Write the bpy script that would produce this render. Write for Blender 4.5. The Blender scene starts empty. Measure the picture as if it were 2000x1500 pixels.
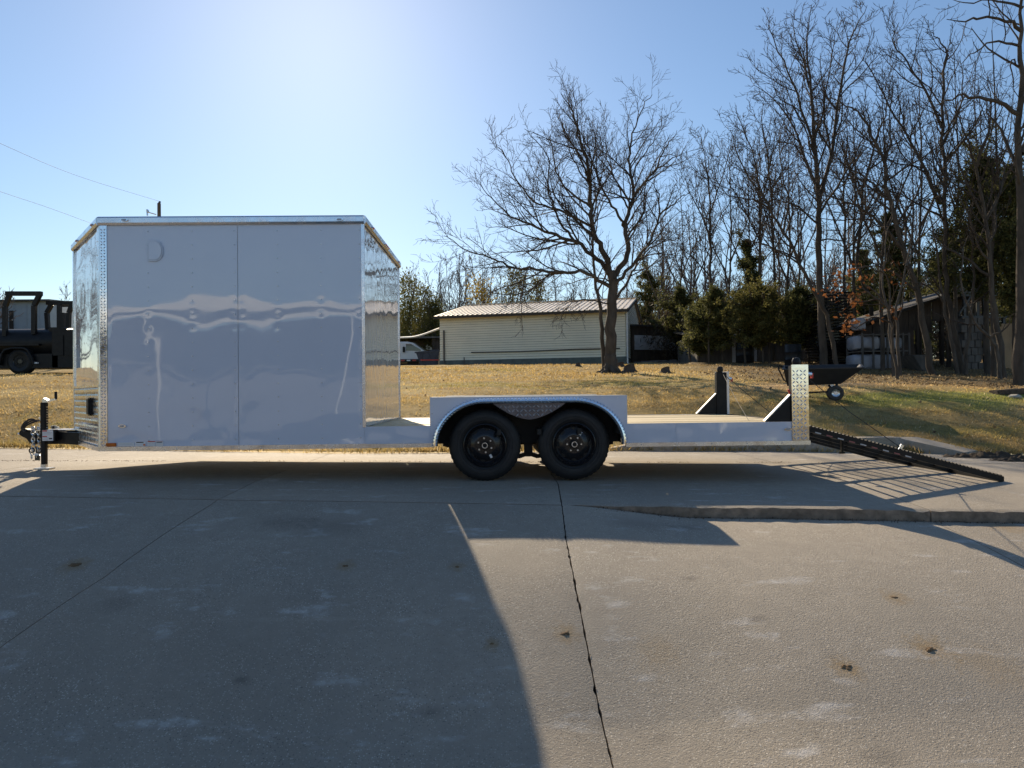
import bpy, bmesh, math, random
import numpy as np
from mathutils import Vector, Matrix, Euler

# ------------------------------------------------------------------ camera, light
SC = bpy.context.scene
COL = SC.collection
F = 1387.0
CAM = Vector((0.0, 0.0, 0.915))
cam_d = bpy.data.cameras.new('camera')
cam = bpy.data.objects.new('camera', cam_d)
COL.objects.link(cam)
cam_d.sensor_width = 36.0
cam_d.lens = F / 2000.0 * 36.0
cam_d.clip_start = 0.05
cam_d.clip_end = 4000
YAW, PITCH, ROLL = math.atan(27 / F), math.atan(15 / F), 0.0108
R = (Matrix.Rotation(-YAW, 3, 'Z') @ Matrix.Rotation(math.pi / 2 + PITCH, 3, 'X') @ Matrix.Rotation(-ROLL, 3, 'Z'))
cam.matrix_world = Matrix.Translation(CAM) @ R.to_4x4()
SC.camera = cam

SUN_A, SUN_E = 0.249, 0.58
sdir = Vector((-SUN_A, 1.0, SUN_E)).normalized()
EL = math.asin(sdir.z)
AZ = math.atan2(sdir.x, sdir.y)
W = bpy.data.worlds.new('World')
SC.world = W
W.use_nodes = True
nt = W.node_tree
sky = nt.nodes.new('ShaderNodeTexSky')
sky.sky_type = 'NISHITA'
sky.sun_disc = False
sky.sun_elevation = EL
sky.sun_rotation = AZ
sky.altitude = 100
sky.air_density = 1.2
sky.dust_density = 0.26
sky.ozone_density = 4.2
nt.links.new(sky.outputs[0], nt.nodes['Background'].inputs[0])
nt.nodes['Background'].inputs[1].default_value = 0.087
sl = bpy.data.lights.new('sun', 'SUN')
sl.energy = 5.0
sl.angle = math.radians(0.53)
sl.color = (1.0, 0.83, 0.60)
so = bpy.data.objects.new('sun', sl)
so.rotation_euler = sdir.to_track_quat('Z', 'Y').to_euler()
so.location = (0, 0, 40)
COL.objects.link(so)
vs = SC.view_settings
vs.view_transform = 'Standard'
vs.look = 'None'
vs.exposure = 0.46
vs.gamma = 1.0
vs.use_curve_mapping = False
SC.cycles.max_bounces = 7
SC.cycles.diffuse_bounces = 3
SC.cycles.glossy_bounces = 4
SC.cycles.sample_clamp_indirect = 6.0

def at(px, py, Y):
    """world point on the plane at depth Y that shows at that place of the photograph"""
    d = R @ Vector(((px - 1000) / F, -(py - 750) / F, -1.0))
    return CAM + d * (Y / d.y)

# ------------------------------------------------------------------ numpy noise
def _h(ix, iy, s):
    n = (ix.astype(np.int64) * 374761393 + iy.astype(np.int64) * 668265263 + s * 974634777) & 0xffffffff
    n = ((n ^ (n >> 13)) * 1274126177) & 0xffffffff
    return ((n ^ (n >> 16)) & 0xffff) / 65535.0
def vnoise(x, y, s=0):
    x = np.asarray(x, float); y = np.asarray(y, float)
    ix = np.floor(x); iy = np.floor(y)
    fx = x - ix; fy = y - iy
    fx = fx * fx * (3 - 2 * fx); fy = fy * fy * (3 - 2 * fy)
    a = _h(ix, iy, s); b = _h(ix + 1, iy, s); c = _h(ix, iy + 1, s); d = _h(ix + 1, iy + 1, s)
    return (a * (1 - fx) + b * fx) * (1 - fy) + (c * (1 - fx) + d * fx) * fy
def fbm(x, y, s=0, o=4):
    t = 0; a = .5
    for k in range(o):
        t = t + a * vnoise(x * 2 ** k + 17.3 * k, y * 2 ** k - 9.1 * k, s + k); a *= .5
    return t / (1 - .5 ** o)
def sstep(a, b, x):
    t = np.clip((np.asarray(x, float) - a) / (b - a), 0, 1)
    return t * t * (3 - 2 * t)

# ------------------------------------------------------------------ ground shape
def slab_z(X, Y):
    return -.015 * (np.asarray(X, float) - .3) - .05 * np.maximum(0, 7.2 - np.asarray(Y, float))
def y_joint(X):
    return 6.12 - .07 * (np.asarray(X, float) - .3)
def apron_z(X, Y):
    X = np.asarray(X, float); Y = np.asarray(Y, float)
    yj = y_joint(X)
    t = np.maximum(0, yj - Y)
    tt = np.minimum(t, 2.5)
    left = .155 * tt + .045 * tt ** 2 + .06 * sstep(1.2, 2.5, tt)
    right = .09 + .068 * tt + .052 * tt ** 2
    m = sstep(.55, 1.7, X)
    ex = np.maximum(0, t - 2.5)
    tail = .30 * (1 - np.exp(-ex / .9)) * .9
    xs = np.clip(X, -8, 8)
    return -.015 * (xs - .3) - .05 * (7.2 - yj) - (left * (1 - m) + right * m) - tail
def y_edge(X):
    X = np.asarray(X, float)
    return np.interp(X, [-20, -8, -5, -2.4, -.8, 2.1, 4, 6.6, 9, 20], [11.6, 11.3, 10.9, 10.45, 10.6, 11.1, 11.1, 10.7, 10.3, 10.0])
_PT = [-1, 0, 1.5, 3.5, 6, 9, 14, 20, 25, 32, 49, 90, 600]
_PZ = [0, 0.02, .33, .70, .95, 1.12, 1.45, 1.95, 2.25, 2.55, 3.2, 4.2, 9]
def lawn_z(X, Y):
    X = np.asarray(X, float); Y = np.asarray(Y, float)
    t = Y - y_edge(X)
    z = np.interp(t, _PT, _PZ) + np.clip(slab_z(np.clip(X, -10, 10), 9.0), -.2, .2) * np.exp(-np.maximum(t, 0) / 6)
    z = z + .32 * sstep(-6, -12, X) * sstep(1, 9, t) - .22 * sstep(8, 15, X) * sstep(3, 9, t) * (1 - sstep(14, 24, t))
    amp = sstep(0, 1.2, t)
    z = z + amp * ((fbm(X * .9, Y * .9, 3) - .5) * .13 + (fbm(X * .25, Y * .25, 8) - .5) * .18)
    return z
def lawn_pt(px, py, Y0=12, Y1=120):
    """where the view ray through that place of the photograph meets the lawn"""
    ys = np.linspace(Y0, Y1, 3000)
    d = R @ Vector(((px - 1000) / F, -(py - 750) / F, -1.0))
    xs = CAM.x + d.x / d.y * ys; zs = CAM.z + d.z / d.y * ys
    df = zs - lawn_z(xs, ys)
    i = np.where(df < 0)[0]
    k = i[0] if len(i) else len(ys) - 1
    return Vector((xs[k], ys[k], float(lawn_z(xs[k], ys[k]))))

# ------------------------------------------------------------------ materials
def _n(nt, t, **kw):
    n = nt.nodes.new(t)
    for k, v in kw.items(): setattr(n, k, v)
    return n
def mixc(nt, fac, a, b, blend='MIX'):
    n = _n(nt, 'ShaderNodeMix', data_type='RGBA', blend_type=blend)
    for i, v in ((0, fac), (6, a), (7, b)):
        if hasattr(v, 'is_output'): nt.links.new(v, n.inputs[i])
        elif i == 0: n.inputs[0].default_value = v
        else: n.inputs[i].default_value = (*v[:3], 1)
    return n.outputs[2]
def math_n(nt, op, a, b=None, clamp=False):
    n = _n(nt, 'ShaderNodeMath', operation=op, use_clamp=clamp)
    for i, v in ((0, a), (1, b)):
        if v is None: continue
        if hasattr(v, 'is_output'): nt.links.new(v, n.inputs[i])
        else: n.inputs[i].default_value = v
    return n.outputs[0]
def maprange(nt, v, a, b, c=0., d=1.):
    n = _n(nt, 'ShaderNodeMapRange')
    nt.links.new(v, n.inputs[0])
    for i, x in zip((1, 2, 3, 4), (a, b, c, d)): n.inputs[i].default_value = x
    return n.outputs[0]
def noise(nt, vec, scale, detail=4, rough=.55, dist=0.):
    n = _n(nt, 'ShaderNodeTexNoise')
    nt.links.new(vec, n.inputs['Vector'])
    n.inputs['Scale'].default_value = scale
    n.inputs['Detail'].default_value = detail
    n.inputs['Roughness'].default_value = rough
    n.inputs['Distortion'].default_value = dist
    return n.outputs[0]
def mapping(nt, vec, scale=(1, 1, 1), loc=(0, 0, 0)):
    n = _n(nt, 'ShaderNodeMapping')
    nt.links.new(vec, n.inputs[0])
    n.inputs['Location'].default_value = loc
    n.inputs['Scale'].default_value = scale
    return n.outputs[0]
def bump(nt, h, strength, dist):
    n = _n(nt, 'ShaderNodeBump')
    nt.links.new(h, n.inputs['Height'])
    n.inputs['Strength'].default_value = strength
    n.inputs['Distance'].default_value = dist
    return n.outputs[0]
def new_mat(name):
    m = bpy.data.materials.new(name)
    m.use_nodes = True
    nt = m.node_tree
    b = nt.nodes['Principled BSDF']
    tc = _n(nt, 'ShaderNodeTexCoord')
    return m, nt, b, tc.outputs['Object']
def M(name, col, rough=.6, metal=0., var=.15, scale=6., bmp=0., bscale=60., spec=.5, dirt=0., stretch=(1, 1, 1), rvar=.08):
    m, nt, b, oc = new_mat(name)
    v = mapping(nt, oc, stretch)
    n1 = noise(nt, v, scale, 5)
    lo = tuple(c * (1 - var) for c in col); hi = tuple(min(1, c * (1 + var)) for c in col)
    c = mixc(nt, maprange(nt, n1, .3, .7), lo, hi)
    if dirt:
        n2 = noise(nt, v, scale * 2.7, 6, .65)
        c = mixc(nt, maprange(nt, n2, .5, .75, 0, dirt), c, (.12, .095, .07))
    nt.links.new(c, b.inputs['Base Color'])
    nt.links.new(maprange(nt, noise(nt, v, scale * 1.7, 3), .3, .7, max(0, rough - rvar), min(1, rough + rvar)), b.inputs['Roughness'])
    b.inputs['Metallic'].default_value = metal
    b.inputs['Specular IOR Level'].default_value = spec
    if bmp:
        nt.links.new(bump(nt, noise(nt, v, bscale, 4), .6, bmp), b.inputs['Normal'])
    return m

def concrete(name, col, warm):
    m, nt, b, oc = new_mat(name)
    big = noise(nt, mapping(nt, oc, (1, .8, 1)), .55, 5, .6)
    c = mixc(nt, maprange(nt, big, .32, .68), tuple(x * .80 for x in col), tuple(x * 1.12 for x in col))
    mid = noise(nt, oc, 9, 5, .7)
    c = mixc(nt, maprange(nt, mid, .35, .65, 0, .5), c, tuple(x * .72 for x in col))
    # aggregate: pale and dark stones worn out of the surface
    vo = _n(nt, 'ShaderNodeTexVoronoi'); vo.inputs['Scale'].default_value = 95
    nt.links.new(oc, vo.inputs['Vector'])
    sep = _n(nt, 'ShaderNodeSeparateColor'); nt.links.new(vo.outputs['Color'], sep.inputs[0])
    inside = maprange(nt, vo.outputs['Distance'], .30, .45, 1, 0)
    pale = math_n(nt, 'MULTIPLY', inside, maprange(nt, sep.outputs[0], .66, .78))
    dark = math_n(nt, 'MULTIPLY', inside, maprange(nt, sep.outputs[1], .74, .88))
    wear = maprange(nt, noise(nt, oc, 2.2, 4), .35, .6, .25, .85)
    c = mixc(nt, math_n(nt, 'MULTIPLY', pale, wear), c, (.72, .66, .56))
    c = mixc(nt, math_n(nt, 'MULTIPLY', dark, wear), c, (.10, .09, .08))
    fine = noise(nt, oc, 210, 3, .7)
    c = mixc(nt, maprange(nt, fine, .3, .7, 0, .45), c, tuple(x * .62 for x in col))
    # pale scuffs stretched across the drive
    sc = noise(nt, mapping(nt, oc, (1.1, 3.0, 1)), 2.1, 5, .55)
    sc2 = noise(nt, oc, 14, 4, .7)
    scuff = math_n(nt, 'MULTIPLY', maprange(nt, sc, .59, .68), maprange(nt, sc2, .35, .7, .05, .7))
    c = mixc(nt, scuff, c, (.62, .60, .57))
    # long tyre tracks along the slab
    tr = noise(nt, mapping(nt, oc, (.16, 5.0, 1)), 1.3, 4, .6)
    c = mixc(nt, maprange(nt, tr, .62, .8, 0, .30), c, tuple(x * 1.35 for x in col))
    # mud stains
    for (sx, sy, sr, st) in STAINS:
        d = _n(nt, 'ShaderNodeVectorMath', operation='DISTANCE')
        nt.links.new(mapping(nt, oc, (1, .9, 0)), d.inputs[0]); d.inputs[1].default_value = (sx, sy * .9, 0)
        dd = math_n(nt, 'ADD', d.outputs['Value'], maprange(nt, noise(nt, oc, 22, 5, .7), .2, .8, -sr * .7, sr * .7))
        c = mixc(nt, maprange(nt, dd, sr * .2, sr, st * .85, 0), c, warm)
    for (sx, sy, sr, st) in DRIPS:
        d = _n(nt, 'ShaderNodeVectorMath', operation='DISTANCE')
        nt.links.new(mapping(nt, oc, (.6, 1, 0)), d.inputs[0]); d.inputs[1].default_value = (sx * .6, sy, 0)
        dd = math_n(nt, 'ADD', d.outputs['Value'], maprange(nt, noise(nt, oc, 9, 6, .75), .2, .8, -sr * .8, sr * .8))
        c = mixc(nt, maprange(nt, dd, sr * .1, sr, st, 0), c, (.075, .065, .055))
    oi = _n(nt, 'ShaderNodeObjectInfo')
    vm = _n(nt, 'ShaderNodeVectorMath', operation='SCALE')
    nt.links.new(c, vm.inputs[0]); nt.links.new(maprange(nt, oi.outputs['Random'], 0, 1, .93, 1.07), vm.inputs['Scale']); c = vm.outputs[0]
    nt.links.new(c, b.inputs['Base Color'])
    b.inputs['Roughness'].default_value = .78
    b.inputs['Specular IOR Level'].default_value = .35
    h = math_n(nt, 'ADD', math_n(nt, 'MULTIPLY', noise(nt, oc, 75, 6, .75), .8), math_n(nt, 'MULTIPLY', inside, .12))
    h = math_n(nt, 'ADD', h, math_n(nt, 'MULTIPLY', fine, .3))
    nt.links.new(bump(nt, h, .85, .010), b.inputs['Normal'])
    return m

def attr_mat(name, rough=.9, trans=0., var=.35, bmp=0., bscale=30., island=False):
    """colour from the 'Col' attribute with grain on top"""
    m, nt, b, oc = new_mat(name)
    a = _n(nt, 'ShaderNodeAttribute', attribute_name='Col')
    g = maprange(nt, noise(nt, oc, 9, 6, .75), .28, .72, 1 - var, 1 + var)
    c = mixc(nt, 1.0, a.outputs['Color'], (1, 1, 1), 'MULTIPLY')
    vm = _n(nt, 'ShaderNodeVectorMath', operation='SCALE')
    nt.links.new(c, vm.inputs[0]); nt.links.new(g, vm.inputs['Scale'])
    nt.links.new(vm.outputs[0], b.inputs['Base Color'])
    b.inputs['Roughness'].default_value = rough
    b.inputs['Specular IOR Level'].default_value = .15
    if bmp:
        nt.links.new(bump(nt, noise(nt, oc, bscale, 6, .75), .9, bmp), b.inputs['Normal'])
    if trans:
        t = _n(nt, 'ShaderNodeBsdfTranslucent'); nt.links.new(vm.outputs[0], t.inputs[0])
        mx = _n(nt, 'ShaderNodeMixShader'); mx.inputs[0].default_value = trans
        nt.links.new(b.outputs[0], mx.inputs[1]); nt.links.new(t.outputs[0], mx.inputs[2])
        nt.links.new(mx.outputs[0], nt.nodes['Material Output'].inputs[0])
    return m

def leaf_mat(name, c1, c2, trans=.3):
    m, nt, b, oc = new_mat(name)
    gi = _n(nt, 'ShaderNodeNewGeometry')
    c = mixc(nt, gi.outputs['Random Per Island'], c1, c2)
    nt.links.new(c, b.inputs['Base Color'])
    b.inputs['Roughness'].default_value = .7
    b.inputs['Specular IOR Level'].default_value = .2
    t = _n(nt, 'ShaderNodeBsdfTranslucent'); nt.links.new(c, t.inputs[0])
    mx = _n(nt, 'ShaderNodeMixShader'); mx.inputs[0].default_value = trans
    nt.links.new(b.outputs[0], mx.inputs[1]); nt.links.new(t.outputs[0], mx.inputs[2])
    nt.links.new(mx.outputs[0], nt.nodes['Material Output'].inputs[0])
    return m

def ground_hit(px, py):
    ys = np.linspace(9.5, 1.8, 4000)
    d = R @ Vector(((px - 1000) / F, -(py - 750) / F, -1.0))
    xs = CAM.x + d.x / d.y * ys; zs = CAM.z + d.z / d.y * ys
    g = np.where(ys > y_joint(xs), slab_z(xs, ys), apron_z(xs, ys))
    k = np.where(zs - g > 0)[0][0]
    return xs[k], ys[k], g[k]
STAIN_PX = [(1105, 1237, .10, .75), (1818, 1268, .15, .85), (1655, 1305, .10, .8), (1748, 1167, .10, .7), (147, 1103, .12, .7),
            (675, 1105, .09, .6), (893, 1107, .07, .7), (961, 1258, .06, .8), (1290, 1275, .16, .35), (1940, 1300, .2, .35), (1960, 1028, .2, .6)]
STAINS = []
for (a_, b_, c_, d_) in STAIN_PX:
    p_ = ground_hit(a_, b_); STAINS.append((float(p_[0]), float(p_[1]), c_, d_))

DRIPS = []
for (a_, b_, c_, d_) in ((560, 1020, .18, .35), (650, 1028, .22, .3), (230, 1180, .10, .3), (1340, 1030, .12, .35), (1240, 1022, .2, .3), (1480, 1210, .05, .4), (840, 1390, .05, .4), (470, 1330, .04, .45), (1720, 1480, .09, .3), (1345, 1130, .05, .4), (1290, 1440, .05, .35)):
    p_ = ground_hit(a_, b_); DRIPS.append((float(p_[0]), float(p_[1]), c_, d_))

MT = {}
MT['concrete'] = concrete('worn_concrete', (.405, .352, .28), (.29, .195, .09))
MT['kerbface'] = M('soiled_broken_concrete', (.24, .19, .145), .95, 0, .4, 9, .014, 35, dirt=.6)
MT['darkground'] = M('unseen_dark_ground', (.075, .072, .068), .9, 0, .2, 3, .008, 80)  # unseen ground behind the camera, added dark for the panel reflections
MT['lawn'] = attr_mat('dry_lawn', .95, 0, .35, .05, 26)
MT['grass'] = attr_mat('dry_grass_blades', .8, .6, .2)
MT['white'] = M('white_gloss_paint', (.60, .66, .78), .035, 0, .015, 2, spec=.55, rvar=.02)
MT['white'].node_tree.nodes['Principled BSDF'].inputs['Coat Weight'].default_value = .75
MT['white'].node_tree.nodes['Principled BSDF'].inputs['Coat Roughness'].default_value = .02
MT['darkreflect'] = M('tread_plate_dark_reflection', (.13, .125, .14), .42, 1, .2, 12)  # reflection of dark ground put into the plate colour
MT['tread'] = M('tread_metal_painted_glint', (.72, .72, .75), .45, .55, .1, 12)  # lozenges coloured bright for the sky glint on their facets
MT['mirrorwhite'] = M('white_mirror_gloss_paint', (.66, .69, .74), .03, 0, .015, 2, spec=1.0, rvar=.01)
MT['mirrorwhite'].node_tree.nodes['Principled BSDF'].inputs['Coat Weight'].default_value = 1.0
MT['whiteflat'] = M('white_satin_paint', (.74, .74, .73), .35, 0, .05, 4)
MT['black'] = M('black_steel_paint', (.011, .011, .012), .45, 0, .3, 8, .0006, 90, spec=.25)
MT['blackgloss'] = M('black_gloss_paint', (.010, .010, .012), .22, 0, .3, 8)
MT['alu'] = M('brushed_aluminium', (.73, .75, .79), .24, 1, .06, 5, .0004, 60)
MT['chrome'] = M('bright_aluminium', (.80, .83, .88), .11, 1, .04, 6, .0012, 14, rvar=.05)
MT['zinc'] = M('zinc_plated_steel', (.72, .74, .76), .28, 1, .1, 12)
MT['rubber'] = M('tyre_rubber', (.012, .012, .013), .62, 0, .25, 14, .0008, 120)
MT['rubbergrey'] = M('dusty_rubber', (.045, .043, .04), .8, 0, .3, 20)
MT['pine'] = M('pine_decking', (.62, .52, .33), .6, 0, .18, 3, .001, 30, stretch=(.5, 8, 8))
MT['amber'] = M('amber_lens', (.55, .13, .015), .15, 0, .1, 30)
MT['lens'] = M('clear_lens', (.45, .47, .50), .12, .2, .15, 40)
MT['sticker'] = M('white_sticker', (.80, .80, .80), .35, 0, .03, 20)
MT['stickerred'] = M('red_print', (.55, .06, .05), .4, 0, .1, 20)
MT['stickerblack'] = M('black_print', (.02, .02, .02), .4, 0, .1, 20)
MT['stickergrey'] = M('grey_print', (.45, .46, .48), .4, 0, .1, 20)
MT['orange'] = M('orange_print', (.7, .16, .04), .4, 0, .1, 20)
MT['darkunder'] = M('dark_underbody', (.02, .018, .016), .8, 0, .3, 5)
MT['bark'] = M('grey_bark', (.085, .070, .056), .9, 0, .35, 5, .03, 18, .2, stretch=(1, 1, .35))
MT['barkpale'] = M('pale_bark', (.105, .088, .072), .9, 0, .35, 6, .03, 18, .2, stretch=(1, 1, .35))
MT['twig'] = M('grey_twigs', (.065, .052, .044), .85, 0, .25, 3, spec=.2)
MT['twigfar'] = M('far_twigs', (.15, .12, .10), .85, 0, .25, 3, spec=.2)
MT['cedar'] = leaf_mat('cedar_foliage', (.05, .06, .022), (.18, .175, .062), .5)
MT['cedarlit'] = leaf_mat('sunlit_cedar_foliage', (.065, .07, .021), (.22, .195, .065), .5)  # lighter copy of cedar, sunlight put into the leaf colour
MT['rust'] = leaf_mat('rust_leaves', (.14, .050, .018), (.32, .135, .05), .4)
MT['yellow'] = leaf_mat('yellow_leaves', (.26, .18, .03), (.45, .33, .06), .5)
MT['olive'] = leaf_mat('olive_leaves', (.10, .105, .03), (.22, .20, .06), .45)
MT['siding'] = M('cream_siding', (.88, .81, .63), .5, 0, .05, .7, dirt=.06)
MT['roofmetal'] = M('tan_metal_roofing', (.74, .64, .50), .42, .15, .08, 2)
MT['trim_shade'] = M('dark_brown_trim_and_lap_shade', (.045, .035, .028), .6, 0, .2, 5)
MT['block'] = M('grey_green_block', (.13, .15, .135), .85, 0, .25, 4, .01, 30)
MT['shed'] = M('weathered_corrugated_iron', (.55, .57, .60), .45, .3, .15, 2, dirt=.3, stretch=(1, 1, 2))
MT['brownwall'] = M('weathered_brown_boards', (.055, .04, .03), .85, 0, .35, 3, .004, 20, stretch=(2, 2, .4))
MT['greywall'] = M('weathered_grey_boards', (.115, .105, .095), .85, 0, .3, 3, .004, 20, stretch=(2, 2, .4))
MT['ply'] = M('plywood_sheet', (.30, .20, .11), .75, 0, .25, 2, .002, 20, stretch=(1, 1, .4), dirt=.25)
MT['tarp'] = M('white_tarpaulin', (.33, .34, .38), .5, 0, .12, 4, .03, 6)
MT['bluewall'] = M('blue_grey_metal_wall', (.26, .33, .40), .5, .1, .06, 2)
MT['darkroof'] = M('dark_metal_roofing', (.05, .055, .06), .5, .2, .2, 3)
MT['vanwhite'] = M('van_white_paint', (.72, .73, .75), .18, 0, .03, 3)
MT['glass'] = M('dark_window_glass', (.03, .04, .05), .04, 0, .1, 4, spec=.8)
MT['navy'] = M('navy_blue_paint', (.012, .018, .045), .4, 0, .25, 4)
MT['red'] = M('red_plastic', (.5, .03, .02), .35, 0, .1, 20)
MT['tub'] = M('black_poly_tub', (.018, .018, .02), .38, 0, .2, 9)
MT['wood'] = M('weathered_pole_wood', (.12, .095, .07), .9, 0, .3, 5, .01, 20, stretch=(3, 3, .4))
MT['wire'] = M('black_cable', (.03, .03, .032), .7, 0, .1, 5)
MT['stump'] = M('old_stump_wood', (.075, .055, .04), .9, 0, .4, 14, .02, 30)
MT['rock'] = M('pale_rock', (.42, .38, .31), .85, 0, .2, 12, .02, 25)
MT['mud'] = M('dried_mud', (.16, .10, .05), .95, 0, .4, 40, .01, 80)
MT['litter'] = leaf_mat('leaf_litter', (.09, .06, .035), (.30, .21, .12), .2)
MT['debris'] = leaf_mat('slab_debris', (.03, .022, .015), (.14, .09, .05), .1)
MT['fascia'] = M('white_canopy_fascia', (.80, .80, .78), .4, 0, .03, 3)
MT['canopywall'] = M('grey_warehouse_wall', (.17, .17, .18), .7, 0, .1, 2)
# ------------------------------------------------------------------ mesh building
WL = {}
def wl(o): return WL.get(o.name, Vector((0, 0, 0))) if o else Vector((0, 0, 0))
class MB:
    def __init__(s): s.v = []; s.f = []
    def add(s, vs, fs):
        o = len(s.v); s.v += [tuple(v) for v in vs]; s.f += [tuple(i + o for i in f) for f in fs]; return s
    def box(s, x0, x1, y0, y1, z0, z1):
        vs = [(x, y, z) for x in (x0, x1) for y in (y0, y1) for z in (z0, z1)]
        return s.add(vs, [(0, 1, 3, 2), (4, 6, 7, 5), (0, 4, 5, 1), (2, 3, 7, 6), (0, 2, 6, 4), (1, 5, 7, 3)])
    def bar(s, a, b, w, h, up=(0, 0, 1)):
        a = Vector(a); b = Vector(b); d = (b - a).normalized(); up = Vector(up)
        if abs(d.dot(up)) > .95: up = Vector((0, 1, 0))
        x = d.cross(up).normalized(); y = x.cross(d)
        vs = []
        for p in (a, b):
            for (i, j) in ((-1, -1), (1, -1), (1, 1), (-1, 1)): vs.append(p + x * (i * w / 2) + y * (j * h / 2))
        return s.add(vs, [(3, 2, 1, 0), (4, 5, 6, 7), (0, 1, 5, 4), (1, 2, 6, 5), (2, 3, 7, 6), (3, 0, 4, 7)])
    def tube(s, pts, r, n=8, cap=True):
        pts = [Vector(p) for p in pts]; rs = r if isinstance(r, (list, tuple)) else [r] * len(pts)
        vs = []; fs = []; px = None
        for i, p in enumerate(pts):
            t = (pts[min(i + 1, len(pts) - 1)] - pts[max(i - 1, 0)]).normalized()
            if px is None: px = t.orthogonal().normalized()
            px = (px - t * px.dot(t)).normalized(); py = t.cross(px)
            for k in range(n):
                a = 2 * math.pi * k / n; vs.append(p + px * (math.cos(a) * rs[i]) + py * (math.sin(a) * rs[i]))
        for i in range(len(pts) - 1):
            for k in range(n):
                k2 = (k + 1) % n; fs.append((i * n + k, i * n + k2, (i + 1) * n + k2, (i + 1) * n + k))
        if cap: fs += [tuple(range(n))[::-1], tuple(range((len(pts) - 1) * n, len(pts) * n))]
        return s.add(vs, fs)
    def cyl(s, a, b, r, n=16, r2=None): return s.tube([a, b], [r, r if r2 is None else r2], n)
    def prism(s, pts, vec):
        n = len(pts); vec = Vector(vec); pts = [Vector(p) for p in pts]
        vs = pts + [p + vec for p in pts]
        fs = [tuple(range(n))[::-1], tuple(range(n, 2 * n))] + [(i, (i + 1) % n, (i + 1) % n + n, i + n) for i in range(n)]
        return s.add(vs, fs)
    def lathe(s, prof, c, axis='Y', n=48, mod=None):
        """prof: list of (radius, offset along the axis)"""
        vs = []; fs = []; m = len(prof); c = Vector(c)
        for k in range(n):
            a = 2 * math.pi * k / n
            for j, (r, o) in enumerate(prof):
                rr = r + (mod(j, k) if mod else 0)
                if axis == 'Y': vs.append(c + Vector((rr * math.cos(a), o, rr * math.sin(a))))
                elif axis == 'X': vs.append(c + Vector((o, rr * math.cos(a), rr * math.sin(a))))
                else: vs.append(c + Vector((rr * math.cos(a), rr * math.sin(a), o)))
        for k in range(n):
            k2 = (k + 1) % n
            for j in range(m - 1): fs.append((k * m + j, k2 * m + j, k2 * m + j + 1, k * m + j + 1))
        return s.add(vs, fs)
    def torus(s, c, ax, R_, r, n=14, m=6, sx=1.0):
        ax = Vector(ax).normalized(); u = ax.orthogonal().normalized(); w = ax.cross(u)
        return s.add(*_torus(Vector(c), ax, u, w, R_, r, n, m, sx))
    def build(s, name, mat, parent=None, smooth=False, bevel=0., kind=None, label=None, local=False):
        me = bpy.data.meshes.new(name)
        off = Vector((0, 0, 0)) if local else wl(parent)
        me.from_pydata([(v[0] - off.x, v[1] - off.y, v[2] - off.z) for v in s.v], [], s.f)
        bm = bmesh.new(); bm.from_mesh(me); bmesh.ops.recalc_face_normals(bm, faces=bm.faces)
        if bevel: bmesh.ops.bevel(bm, geom=[e for e in bm.edges if len(e.link_faces) == 2 and e.calc_face_angle(0) > .5], offset=bevel, segments=2, affect='EDGES', clamp_overlap=True)
        bm.to_mesh(me); bm.free()
        if smooth: shade(me)
        me.materials.append(MT[mat])
        return link(name, me, parent, kind, label)
def _torus(c, ax, u, w, R_, r, n, m, sx):
    vs = []; fs = []
    for i in range(n):
        a = 2 * math.pi * i / n; d = u * (math.cos(a) * sx) + w * math.sin(a)
        for j in range(m):
            b = 2 * math.pi * j / m; vs.append(c + d * R_ + d.normalized() * (r * math.cos(b)) + ax * (r * math.sin(b)))
    for i in range(n):
        for j in range(m):
            fs.append((i * m + j, ((i + 1) % n) * m + j, ((i + 1) % n) * m + (j + 1) % m, i * m + (j + 1) % m))
    return vs, fs
def shade(me, ang=40):
    me.polygons.foreach_set('use_smooth', np.ones(len(me.polygons), bool))
    me.set_sharp_from_angle(angle=math.radians(ang))
def link(name, me, parent=None, kind=None, label=None):
    o = bpy.data.objects.new(name, me); COL.objects.link(o)
    if parent: o.parent = parent; WL[o.name] = wl(parent)
    if kind: o['kind'] = kind
    if label: o['label'] = label
    return o
def thing(name, loc, label, cat, group=None, rz=0.):
    o = bpy.data.objects.new(name, None); COL.objects.link(o)
    o.empty_display_size = .2
    o.location = loc; o.rotation_euler = (0, 0, rz)
    WL[o.name] = Vector(loc)
    o['label'] = label; o['category'] = cat
    if group: o['group'] = group
    return o
def tag(o, label, cat, group=None):
    o['label'] = label; o['category'] = cat
    if group: o['group'] = group
    return o
def place(o, parent, loc, rot=(0, 0, 0)):
    """a piece whose mesh is in its own coordinates, put at a world place under its parent"""
    o.location = Vector(loc) - wl(parent); o.rotation_euler = rot
    return o
def np_mesh(name, V, Fq, mat, smooth=True, col=None, n=4):
    me = bpy.data.meshes.new(name)
    V = np.asarray(V, np.float32); Fq = np.asarray(Fq, np.int32)
    me.vertices.add(len(V)); me.vertices.foreach_set('co', V.ravel())
    nf = len(Fq); me.loops.add(nf * n); me.loops.foreach_set('vertex_index', Fq.ravel())
    me.polygons.add(nf)
    me.polygons.foreach_set('loop_start', np.arange(0, nf * n, n, dtype=np.int32))
    me.polygons.foreach_set('loop_total', np.full(nf, n, np.int32))
    if smooth: me.polygons.foreach_set('use_smooth', np.ones(nf, bool))
    me.update(calc_edges=True)
    if col is not None:
        a = me.color_attributes.new('Col', 'FLOAT_COLOR', 'POINT')
        c4 = np.ones((len(V), 4), np.float32); c4[:, :3] = col
        a.data.foreach_set('color', c4.ravel())
    me.materials.append(MT[mat])
    return me
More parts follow.
